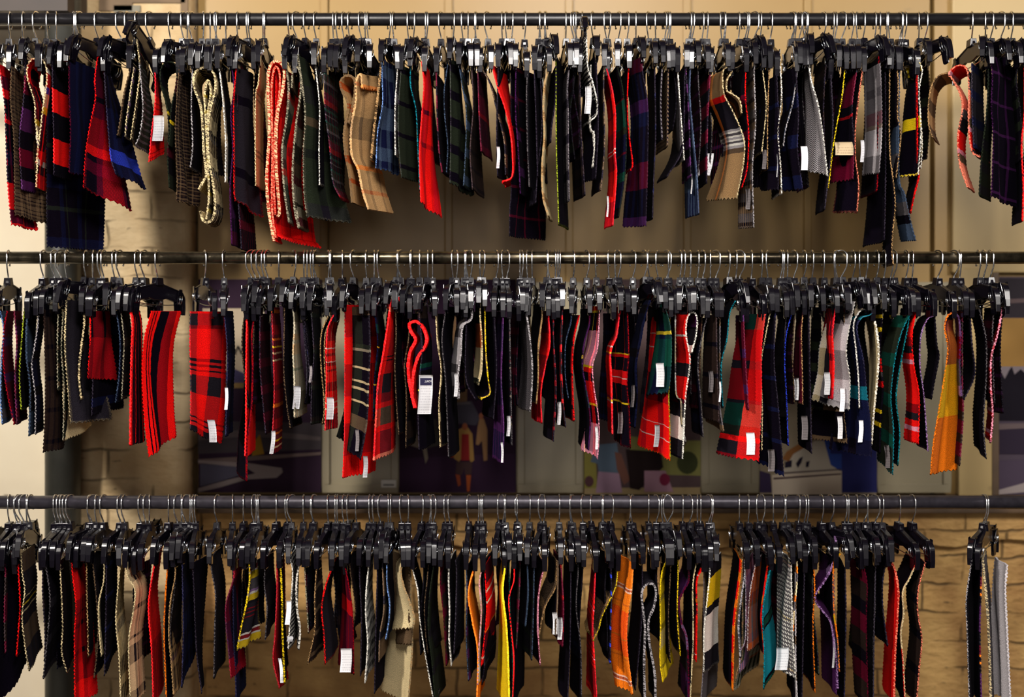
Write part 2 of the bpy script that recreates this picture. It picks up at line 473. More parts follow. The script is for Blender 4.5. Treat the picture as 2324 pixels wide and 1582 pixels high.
def wx(px, Y=YW): return P(px, 0, Y).x
def wz(py, Y=YW): return P(0, py, Y).z
def slab(name, px0, px1, py0, py1, Y0, Y1, mat, parent=None, bevel=0, kind=None):
    """board whose face at depth Y0 shows between these pixels"""
    a, c = P(px0, py0, Y0), P(px1, py1, Y0)
    o = MB().box(a.x, c.x, Y0, Y1, c.z, a.z).build(name, mat, parent, bevel)
    if kind: o['kind'] = kind
    return o

fl = MB().box(-1.6, 4.0, -3.6, .9, -.05, 0).build('floor', M['floor']); fl['kind'] = 'structure'
zb, zt = 0.0, 3.3
def full(name, px0, px1, z0, z1, Y0, Y1, mat, bevel=0):
    o = MB().box(px0 if isinstance(px0, float) and px0 < -1.5 else wx(px0, Y0), wx(px1, Y0), Y0, Y1, z0, z1).build(name, mat, None, bevel)
    o['kind'] = 'structure'; return o
o = MB().box(-1.6, 4.0, .62, .70, 0, zt).build('wall_back', M['gap']); o['kind'] = 'structure'
full('wall_left_bay', -900, 128, zb, wz(18), .47, .62, M['cream_wall'])
full('trim_beam', -900, 153, wz(24, .26), zt, .26, .46, M['dark_wood'])
# brick pillar with a worn round corner
pb = MB(); xa, xb = wx(118, .40), wx(430, .40)
pts = [(xa, .62), (xa, .40)] + [(xb - .03 + .03 * math.sin(t), .43 - .03 * math.cos(t)) for t in (0, .3, .6, .9, 1.2, 1.57)] + [(xb, .62)]
pb.prism(pts, zb, zt, 'z'); pl = pb.build('wall_pillar', M['pillar'], None); pl['kind'] = 'structure'
for (x0, x1, y0, y1, mt) in ((225, 300, -30, 24, 'plaster_dark'), (258, 318, 12, 27, 'plaster'), (300, 420, -4, 6, 'plaster_dark'), (410, 426, -60, 60, 'plaster_dark')):
    slab('trim_plaster', x0, x1, y0, y1, .395, .402, M[mt], kind='structure')
# boarded wall: flat boards with narrow seams
zl = wz(1122)
seams = [(449, 742), (746, 1010), (1013, 1284), (1288, 1553), (1557, 1824), (1828, 2111)]
full('wall_brick', 436, 2760, zb, wz(1168, .50), .50, .62, M['brick'])
full('wall_brick_course', 436, 2760, wz(1160, .478), wz(1240, .478) + (wz(1160, .478) - wz(1240, .478)) * 0, .478, .5, M['brick']) if False else None
# thicker upper courses standing proud, worn lower edge on the right
bm = MB(); xs = np.linspace(wx(436, .475), wx(2760, .475), 60); rr = random.Random(3)
lo = [(x, wz(1232 + 10 * math.sin(i * .9) + rr.uniform(-6, 6), .475)) for i, x in enumerate(xs)]
hi = [(x, wz(1160 + 3 * math.sin(i * .7), .475)) for i, x in enumerate(xs)]
for i in range(len(xs) - 1):
    bm.prism([lo[i], lo[i + 1], hi[i + 1], hi[i]], .475, .50, 'y')
o = bm.build('wall_brick_course', M['brick']); o['kind'] = 'structure'
for i, (a, c) in enumerate(seams):
    o = full('wall_board', a, c, zl, zt, YW, .62, M['panel'], .002)
o = full('wall_board', 2121, 2760, zl, zt, YW, .62, M['panel'], .002)
full('trim_board', 2162, 2760, wz(620), zt, YW - .022, YW, M['panel_pale'], .004)
for px in (735, 1018, 1292, 1560, 1834):
    full('trim_batten', px - 9, px + 9, zl, zt, YW - .008, YW + .002, M['panel'], .003)
full('trim_ledge', 446, 2760, wz(1166, .44), zl, .44, .62, M['ledge'], .004)
# upright and boards at the right end of the middle rail
full('trim_upright', 2176, 2252, zl, wz(610), .43, .46, M['panel_pale'], .003)
full('trim_corner', 2252, 2268, zl, wz(610), .44, .62, M['ledge'], .002)

# black steel post standing in front of the pillar
def cyl(name, x, y, r, z0, z1, mat, parent=None, n=32):
    return MB().tube([(x, y, z0), (x, y, z1)], r, n).build(name, mat, parent, smooth=False)
post = empty('steel_post', (wx(143, .33), .33, 0))
tag(post, 'dark grey steel post standing before the painted brick pillar', 'post')
pm = MB().tube([(0, 0, .012), (0, 0, zt)], .0435, 40).build('post_shaft', M['post'], post, smooth=False)
for p in pm.data.polygons: p.use_smooth = len(p.vertices) == 4
MB().prism([(-.08, -.08), (.08, -.08), (.08, .08), (-.08, .08)], 0, .012, 'z').build('base_plate', M['post'], post, .002)

# ------------------------------------------------------------------ enamel cabinet panels and posters
def cabinet(px0, px1, py0, py1, label, plate=None):
    a, c = P(px0, py0, .435), P(px1, py1, .435)
    r = empty('metal_cabinet', ((a.x + c.x) / 2, .445, c.z)); tag(r, label, 'cabinet', 'enamel cabinets between the posters')
    W2, H = (c.x - a.x) / 2, a.z - c.z
    MB().box(-W2, W2, -.005, .012, 0, H).build('body', M['cabinet'], r, .002)
    fr = MB()
    fr.box(-W2, W2, -.012, -.005, 0, .022); fr.box(-W2, W2, -.012, -.005, H - .022, H)
    fr.box(-W2, -W2 + .02, -.012, -.005, .022, H - .022); fr.box(W2 - .02, W2, -.012, -.005, .022, H - .022)
    fr.build('door_frame', M['cabinet'], r, .0025)
    if plate:
        q = P(*plate, .43)
        pl = MB().box(-.02, .02, -.001, .001, -.010, .010).build('label_holder', M['white_enamel'], r, .001)
        pl.location = (q.x - r.location.x, -.014, q.z - r.location.z)
        tx = MB().box(-.014, .014, -.0006, .0006, -.0015, .0015).build('printed_line', M['gap'], pl); tx.location = (0, -.0016, -.003)
    return r
M['white_enamel'] = simple('white_card', (.6, .58, .52), .5)
cabinet(731, 904, 640, 1119, 'grey-beige enamel cabinet with small white card near its lower right corner', (882, 1098))
cabinet(1174, 1323, 640, 1119, 'narrow grey-beige enamel cabinet right of the street picture')
cabinet(1592, 1722, 640, 1119, 'grey-beige enamel cabinet between the garden picture and boat picture')
cabinet(1992, 2158, 640, 1119, 'grey-beige enamel cabinet right of the white boat picture')

def flat(name, col, rough=.6): return simple('print_' + name, tuple(min(.8, c * 1.1) for c in col), rough, 0, .03)
def poster(px0, px1, py0, py1, base, shapes, label, Y=.43):
    a, c = P(px0, py0, Y), P(px1, py1, Y)
    r = empty('picture_panel', ((a.x + c.x) / 2, Y, c.z)); tag(r, label, 'picture')
    O = r.location
    MB().box(a.x - O.x, c.x - O.x, 0, .02, 0, a.z - c.z).build('board', flat('base', base), r, .001)
    for i, (nm, col, pts) in enumerate(shapes):
        n = len(pts)
        q = [(P(x, y, Y).x - O.x, P(x, y, Y).z - O.z) for x, y in pts]
        xlo, xhi, zlo, zhi = a.x - O.x, c.x - O.x, 0, a.z - c.z
        q = [(min(max(x, xlo), xhi), min(max(z, zlo), zhi)) for x, z in q]
        dy = -.0004 * (i + 1)
        MB().prism(q, dy, .0002, 'y').build(nm, flat(nm, col), r)
    return r
def ell(cx, cy, rx, ry, n=16): return [(cx + rx * math.cos(2 * math.pi * k / n), cy + ry * math.sin(2 * math.pi * k / n)) for k in range(n)]
poster(450, 729, 634, 1118, (.030, .016, .030), [
    ('printed_sky', (.42, .34, .24), [(460, 700), (600, 700), (600, 852), (460, 852)]),
    ('printed_hills', (.06, .05, .11), [(460, 852), (500, 846), (530, 836), (560, 850), (600, 846), (600, 872), (460, 872)]),
    ('printed_shore', (.25, .16, .06), [(460, 870), (600, 868), (600, 880), (460, 882)]),
    ('printed_water', (.055, .045, .05), [(450, 955), (729, 960), (729, 1020), (450, 1030)]),
    ('printed_dock', (.10, .08, .08), [(450, 985), (560, 975), (680, 985), (729, 992), (729, 1000), (560, 990), (450, 1000)]),
    ('printed_sail', (.30, .17, .02), [(575, 1005), (590, 985), (600, 1030), (572, 1035)]),
    ('printed_jetty', (.14, .10, .09), [(450, 1042), (729, 1026), (729, 1032), (560, 1046), (450, 1052)]),
    ('printed_hull', (.22, .18, .17), [(450, 1044), (560, 1050), (640, 1062), (642, 1072), (628, 1084), (560, 1088), (500, 1106), (450, 1117), (450, 1108), (520, 1088), (580, 1074), (560, 1062), (450, 1050)]),
    ('printed_shade', (.075, .07, .10), [(455, 1052), (550, 1060), (565, 1072), (500, 1092), (455, 1104)]),
], 'dark harbour picture panel with a pale curved boat hull, left of the enamel cabinets')
def text_mesh(name, body, size, mat, parent, loc, rot, ext=.0003):
    c = bpy.data.curves.new(name, 'FONT'); c.body = body; c.size = size; c.extrude = ext; c.align_x = 'CENTER'; c.align_y = 'CENTER'
    t = bpy.data.objects.new(name, c); C.objects.link(t)
    bpy.context.view_layer.update()
    me = bpy.data.meshes.new_from_object(t.evaluated_get(bpy.context.evaluated_depsgraph_get()))
    bpy.data.objects.remove(t); bpy.data.curves.remove(c)
    me.materials.clear(); me.materials.append(mat)
    o = bpy.data.objects.new(name, me); C.objects.link(o); o.parent = parent; o.location = loc; o.rotation_euler = rot
    return o
pp = bpy.data.objects['picture_panel']; q = P(541, 796, .43)
text_mesh('printed_letter', 'W', .034, M['gap'], pp, (q.x - pp.location.x, -.0045, q.z - pp.location.z), (R(90), 0, 0))
poster(906, 1171, 634, 1118, (.022, .010, .022), [
    ('printed_pavement', (.030, .014, .032), [(906, 1040), (1171, 1030), (1171, 1118), (906, 1118)]),
    ('printed_wall', (.14, .08, .04), [(1012, 700), (1060, 700), (1060, 950), (1012, 930)]),
    ('printed_tree', (.045, .04, .035), [(950, 960), (990, 950), (1000, 1010), (960, 1020), (940, 1000)]),
    ('printed_car', (.05, .045, .06), [(1020, 915), (1070, 910), (1090, 950), (1080, 965), (1025, 960)]),
    ('printed_window_bars', (.10, .085, .09), [(1030, 914), (1066, 912), (1068, 917), (1034, 919), (1036, 950), (1031, 950)]),
    ('printed_red_bag', (.22, .04, .012), ell(1026, 1015, 10, 24)),
    ('printed_yellow_coat', (.30, .17, .05), [(1035, 978), (1050, 970), (1062, 970), (1072, 985), (1076, 1045), (1068, 1050), (1060, 1020), (1042, 1048), (1030, 1040), (1035, 1000)]),
    ('printed_red_dress', (.22, .018, .018), [(1048, 985), (1064, 985), (1066, 1045), (1046, 1045)]),
    ('printed_shorts', (.055, .03, .03), [(1036, 1048), (1072, 1048), (1070, 1075), (1056, 1078), (1054, 1060), (1048, 1078), (1034, 1074)]),
    ('printed_leg', (.32, .07, .02), [(1058, 1078), (1069, 1078), (1066, 1115), (1060, 1115)]),
    ('printed_leg', (.24, .05, .02), [(1034, 1076), (1044, 1078), (1046, 1100), (1040, 1104)]),
    ('printed_face', (.26, .08, .035), ell(1055, 968, 6, 8)),
    ('printed_walker', (.24, .13, .06), [(1088, 950), (1098, 950), (1106, 975), (1106, 1044), (1098, 1046), (1094, 1000), (1086, 1010), (1080, 1008), (1084, 970)]),
    ('printed_walker_head', (.24, .08, .04), ell(1092, 944, 5, 7)),
    ('printed_pale_figure', (.16, .13, .10), [(928, 985), (944, 985), (966, 1000), (972, 1040), (966, 1052), (960, 1020), (930, 1010)]),
], 'dark street picture panel showing a walker in a yellow coat and red dress')
poster(1326, 1590, 634, 1122, (.085, .055, .055), [
    ('printed_grass', (.24, .21, .05), [(1326, 1020), (1352, 1020), (1356, 1122), (1326, 1122)]),
    ('printed_leaves', (.20, .19, .06), [(1430, 990), (1480, 995), (1540, 1040), (1560, 1000), (1590, 1000), (1590, 1080), (1430, 1075)]),
    ('printed_bush', (.045, .05, .02), ell(1560, 1050, 24, 26)),
    ('printed_ground', (.30, .22, .11), [(1326, 1108), (1590, 1106), (1590, 1122), (1326, 1122)]),
    ('printed_blue_shirt', (.10, .14, .19), [(1352, 1010), (1400, 1005), (1408, 1072), (1360, 1078), (1356, 1052), (1340, 1048)]),
    ('printed_lilac_skirt', (.32, .20, .27), [(1358, 1070), (1405, 1074), (1412, 1118), (1352, 1118)]),
    ('printed_arm', (.16, .07, .05), [(1395, 1025), (1410, 1030), (1430, 1090), (1416, 1100), (1400, 1065)]),
    ('printed_dark_coat', (.02, .012, .012), [(1420, 1020), (1500, 1025), (1505, 1060), (1450, 1112), (1430, 1108), (1425, 1060)]),
    ('printed_pink_skirt', (.34, .19, .24), [(1462, 1068), (1510, 1068), (1528, 1116), (1462, 1116)]),
    ('printed_flower', (.18, .02, .05), ell(1508, 1088, 12, 14)),
    ('printed_stone', (.09, .04, .045), ell(1337, 1092, 10, 12)),
], 'blurry garden picture panel with figures in blue shirt and lilac skirts')
poster(1724, 1990, 634, 1122, (.30, .24, .16), [
    ('printed_blue_sea', (.028, .030, .13), [(1880, 990), (1990, 1010), (1990, 1118), (1880, 1118)]),
    ('printed_blue_tarp', (.035, .07, .30), [(1862, 985), (1880, 985), (1885, 1030), (1910, 1030), (1910, 1068), (1885, 1062), (1870, 1030)]),
    ('printed_dark_quay', (.045, .03, .07), [(1724, 1068), (1748, 1075), (1752, 1118), (1724, 1118)]),
    ('printed_cabin', (.50, .44, .35), [(1778, 1062), (1786, 1040), (1815, 1022), (1850, 1000), (1870, 1000), (1885, 1055), (1905, 1068), (1905, 1074), (1778, 1078)]),
    ('printed_boat_hull', (.60, .50, .38), [(1752, 1078), (1910, 1068), (1910, 1122), (1752, 1122)]),
    ('printed_brown_roof', (.26, .11, .035), [(1775, 1042), (1785, 1025), (1815, 1006), (1828, 1014), (1800, 1030), (1790, 1048)]),
    ('printed_cabin_window', (.02, .015, .03), [(1782, 1048), (1797, 1044), (1796, 1060), (1780, 1062)]),
    ('printed_cabin_window', (.02, .015, .03), [(1806, 1052), (1814, 1040), (1822, 1036), (1818, 1050), (1810, 1062)]),
    ('printed_cabin_window', (.02, .015, .03), [(1829, 1048), (1837, 1046), (1834, 1060), (1828, 1060)]),
    ('printed_rubbing_strake', (.08, .045, .05), [(1755, 1084), (1908, 1074), (1908, 1077), (1755, 1088)]),
    ('printed_rail_line', (.08, .045, .05), [(1778, 1072), (1908, 1064), (1908, 1066), (1778, 1075)]),
], 'picture panel of a white cabin boat beside deep blue water')
poster(2264, 2500, 628, 1122, (.06, .045, .06), [
    ('printed_sand', (.27, .15, .045), [(2264, 722), (2500, 722), (2500, 832), (2264, 832)]),
    ('printed_pale_sky', (.17, .14, .15), [(2264, 832), (2500, 830), (2500, 870), (2264, 870)]),
    ('printed_evening_shore', (.03, .025, .03), [(2264, 632), (2500, 632), (2500, 720), (2264, 720)]),
    ('printed_wave', (.10, .07, .07), [(2266, 680), (2500, 668), (2500, 676), (2268, 690)]),
    ('printed_trees', (.010, .008, .012), [(2264, 850), (2272, 845), (2280, 860), (2290, 840), (2296, 832), (2302, 850), (2316, 838), (2330, 850), (2360, 836), (2500, 850), (2500, 955), (2264, 955)]),
    ('printed_surf', (.11, .08, .08), [(2264, 962), (2500, 958), (2500, 1000), (2380, 985), (2264, 1000)]),
    ('printed_dark_water', (.025, .018, .03), [(2264, 975), (2400, 968), (2500, 985), (2500, 1030), (2264, 1030)]),
    ('printed_road', (.055, .04, .06), [(2264, 1045), (2500, 1040), (2500, 1122), (2264, 1122)]),
    ('printed_kerb', (.24, .20, .19), [(2264, 1112), (2330, 1094), (2500, 1080), (2500, 1100), (2264, 1122)]),
], 'picture panel with dark trees above a pale shore, at the right end', .445)

# ------------------------------------------------------------------ rails
RAILS = [('top', 44.0, .0145, 'rail_satin', 'satin black steel clothes rail, topmost of the three'),
         ('middle', 585.0, .0140, 'rail_raw', 'worn bare steel clothes rail, middle of the three'),
         ('bottom', 1140.0, .0150, 'rail_grey', 'satin black steel clothes rail, lowest of the three')]
RZ = {}
for nm, py, r, mt, lab in RAILS:
    z = P(0, py, 0).z; RZ[nm] = z
    e = empty('clothes_rail', (-.62, 0, z)); tag(e, lab, 'clothes rail')
    o = MB().tube([(0, 0, 0), (3.75, 0, 0)], r, 40).build('tube', M[mt], e)
    for p in o.data.polygons: p.use_smooth = len(p.vertices) == 4
    for X in (.03, 3.72):
        b = MB().tube([(X, r * .2, 0), (X, .46 if X > 1 else .47, 0)], .011, 16)
        b.prism([(X - .03, -.04), (X + .03, -.04), (X + .03, .04), (X - .03, .04)], .452 if X > 1 else .462, .46 if X > 1 else .47, 'y')
        b.build('wall_bracket', M['rail_satin'], e)
# ------------------------------------------------------------------ hangers (origin on the rail axis)
def hook_mesh():
    # opening towards the back; swivels on the neck
    r = .0205; cz = -.0035; p = []
    for a in np.linspace(-150, 62, 26):            # from the tip behind the rail, over the top, down the front
        t = R(a); p.append((0, -r * math.sin(t) * 1.0, cz + r * math.cos(t)))
    pts = p + [(0, -.0175, -.017), (0, -.0145, -.024), (0, -.008, -.033), (0, -.002, -.041), (0, 0, -.047), (0, 0, -.054)]
    pts = [(x, y, z) for x, y, z in pts]
    mb = MB().tube(pts[2:], .0017, 8)
    mb.tube([pts[3], pts[2]], [.0014, .0024], 8)
    return mb.build('hook', M['chrome'], None, smooth=True)
def body_mesh():
    mb = MB()
    # half outline of the bar in the (y, z) plane: flat neck, sloping arm, round shoulder, hanging prong
    def half(s):
        up = [(0, -.050), (.011, -.050), (.013, -.058), (.020, -.0605), (.070, -.0715)]
        cor = [(.070 + .024 * math.sin(t), -.0955 + .024 * math.cos(t)) for t in np.linspace(.25, 1.5, 7)]
        dn = [(.0955, -.112), (.0955, -.126), (.0875, -.127), (.0870, -.108)]
        ins = [(.070 + .013 * math.sin(t), -.1045 + .013 * math.cos(t)) for t in (1.3, .9, .5, .1)]
        lo = [(.060, -.098), (.030, -.092), (.012, -.096), (0, -.096)]
        pts = up + cor + dn + ins + lo
        return [(s * y, z) for y, z in pts]
    a, b = half(1), half(-1)
    pts = a + b[::-1][1:-1]
    mb.prism(pts, -.0034, .0034, 'x')
    # flange running over the top of the arms and down the prongs: the broad face seen end-on
    for s in (1, -1):
        top = [(s * y, z) for y, z in [(.013, -.0575), (.020, -.0600), (.070, -.0708)] + [(.070 + .0248 * math.sin(t), -.0955 + .0248 * math.cos(t)) for t in np.linspace(.25, 1.5, 9)] + [(.0965, -.112), (.0965, -.1275)]]
        inn = [(s * (abs(y) - .0032 * (1 if i > 4 else .3)), z - .0032 * (1 if i < 9 else .1)) for i, (y, z) in enumerate([(abs(p[0]), p[1]) for p in top])]
        hw = [.0046, .005, .0056] + [.006] * 9 + [.0056, .005]
        n = len(top); v = []
        for i in range(n):
            for (yy, zz) in (top[i], inn[i]):
                v += [(-hw[i], yy, zz), (hw[i], yy, zz)]
        f = []
        for i in range(n - 1):
            A, B = 4 * i, 4 * (i + 1)
            f += [(A, A + 1, B + 1, B), (A + 2, B + 2, B + 3, A + 3), (A, B, B + 2, A + 2), (A + 1, A + 3, B + 3, B + 1)]
        f += [(0, 2, 3, 1), (4 * n - 4, 4 * n - 3, 4 * n - 1, 4 * n - 2)]
        mb.add(v, f)
    # neck block
    mb.prism([(-.0085, -.063), (.0085, -.063), (.0065, -.0455), (-.0065, -.0455)], -.0115, .0115, 'y')
    o = mb.build('bar', M['plastic'], None, .0009)
    o.data.shade_flat()
    return o
def clip_mesh():
    """two sprung levers pinching at the jaw; origin on the bar"""
    mb = MB()
    for s in (-1, 1):
        # side profile in (x, z), width along y tapering to the finger tab
        prof = [(.0072, -.072), (.0088, -.074), (.0070, -.095), (.0030, -.112), (.0034, -.134), (.0012, -.1375), (.0008, -.112), (.0046, -.094)]
        wy = [.0055, .0055, .0095, .0105, .0075, .0065, .0105, .0095]
        n = len(prof)
        v = [(s * x, -wy[i], z) for i, (x, z) in enumerate(prof)] + [(s * x, wy[i], z) for i, (x, z) in enumerate(prof)]
        f = [tuple(range(n)), tuple(range(n, 2 * n))[::-1]] + [(i, n + i, n + (i + 1) % n, (i + 1) % n) for i in range(n)]
        mb.add(v, f)
    mb.box(-.0062, .0062, -.0062, .0062, -.100, -.092)
    o = mb.build('clip', M['clip'], None, .0006)
    o.data.shade_flat(); return o
def spring_mesh():
    mb = MB()
    pts = [(.0092, -.004, -.088), (.0088, -.004, -.100), (.0045, -.004, -.108), (0, -.004, -.1045), (-.0045, -.004, -.108), (-.0088, -.004, -.100), (-.0092, -.004, -.088)]
    mb.tube(pts, .0009, 6); mb.tube([(x, -y, z) for x, y, z in pts], .0009, 6)
    return mb.build('spring', M['steel'], None, smooth=True)
def crossbar_mesh():
    mb = MB().tube([(0, -.072, -.104), (0, -.035, -.1065), (0, 0, -.1072), (0, .035, -.1065), (0, .072, -.104)], .0011, 6)
    return mb.build('tension_wire', M['steel'], None, smooth=True)

PROTO = None
LASTHOOK = [None]
def hanger(x, z, yaw, roll, hookyaw, drop=0.0):
    global PROTO
    if PROTO is None:
        h, b, c1, s1, w1 = hook_mesh(), body_mesh(), clip_mesh(), spring_mesh(), crossbar_mesh()
        PROTO = dict(h=h.data, b=b.data, c=c1.data, s=s1.data, w=w1.data)
        for o in (h, b, c1, s1, w1): bpy.data.objects.remove(o)
    r = empty('clip_hanger', (x, 0, z), (roll, 0, yaw))
    r.rotation_mode = 'XYZ'
    def part(nm, me, par, loc=(0, 0, 0), rot=(0, 0, 0)):
        o = bpy.data.objects.new(nm, PROTO[me]); C.objects.link(o); o.parent = par; o.location = loc; o.rotation_euler = rot
        return o
    LASTHOOK[0] = part('hook', 'h', r)
    part('bar', 'b', r)
    for s in (-1, 1):
        c = part('clip', 'c', r, (0, s * .0735, .004))
        part('spring', 's', c)
    part('tension_wire', 'w', r)
    return r
# ------------------------------------------------------------------ what hangs where (photograph pixels of each near edge)
# description | near edge x,y ... | face: top,bottom,slant | bands down the cloth | bands across | options
HOOKS = {
'top': '23 53 83 108 127 166 176 182 224 276 289 311 341 387 417 425 436 461 477 489 493 513 540 562 567 597 601 657 675 695 718 757 766 781 794 821 829 836 883 894 927 938 965 968 1002 1028 1051 1062 1078 1081 1107 1140 1150 1161 1190 1223 1227 1236 1240 1284 1303 1307 1310 1322 1346 1377 1380 1403 1423 1443 1472 1488 1508 1513 1519 1563 1567 1570 1593 1604 1638 1642 1645 1676 1690 1695 1710 1725 1748 1795 1799 1804 1813 1823 1827 1831 1867 1890 1894 1909 1932 1946 1958 1985 1997 2012 2019 2041 2046 2052 2085 2098 2205 2236 2247 2270 2294 2330',
'middle': '-12 19 99 124 139 152 195 211 229 236 260 272 312 328 358 465 509 571 580 591 599 608 633 667 690 697 707 712 718 745 751 777 803 832 849 860 901 904 910 932 935 953 971 982 1028 1036 1054 1058 1062 1068 1090 1096 1126 1141 1150 1180 1184 1197 1208 1241 1247 1260 1266 1269 1301 1331 1353 1382 1397 1403 1436 1462 1474 1494 1513 1517 1543 1552 1566 1583 1595 1612 1624 1652 1670 1678 1705 1728 1743 1771 1777 1787 1801 1824 1843 1868 1895 1900 1909 1935 1952 1965 1989 2006 2021 2027 2056 2070 2128 2164 2178 2220 2232 2247',
'bottom': '-14 21 39 47 55 61 69 126 136 141 151 160 204 209 219 235 274 283 320 331 339 383 403 412 422 431 439 445 493 528 553 576 580 585 589 627 652 662 689 710 713 745 761 766 780 790 809 839 848 864 881 887 911 926 957 974 979 984 1011 1021 1064 1085 1092 1097 1132 1141 1147 1173 1176 1202 1228 1234 1269 1295 1299 1323 1342 1366 1370 1386 1428 1435 1472 1489 1504 1513 1516 1549 1565 1583 1590 1608 1614 1678 1698 1720 1730 1755 1777 1786 1812 1825 1832 1864 1885 1917 1925 1944 1960 1970 1986 2001 2040 2070 2232 2237'}
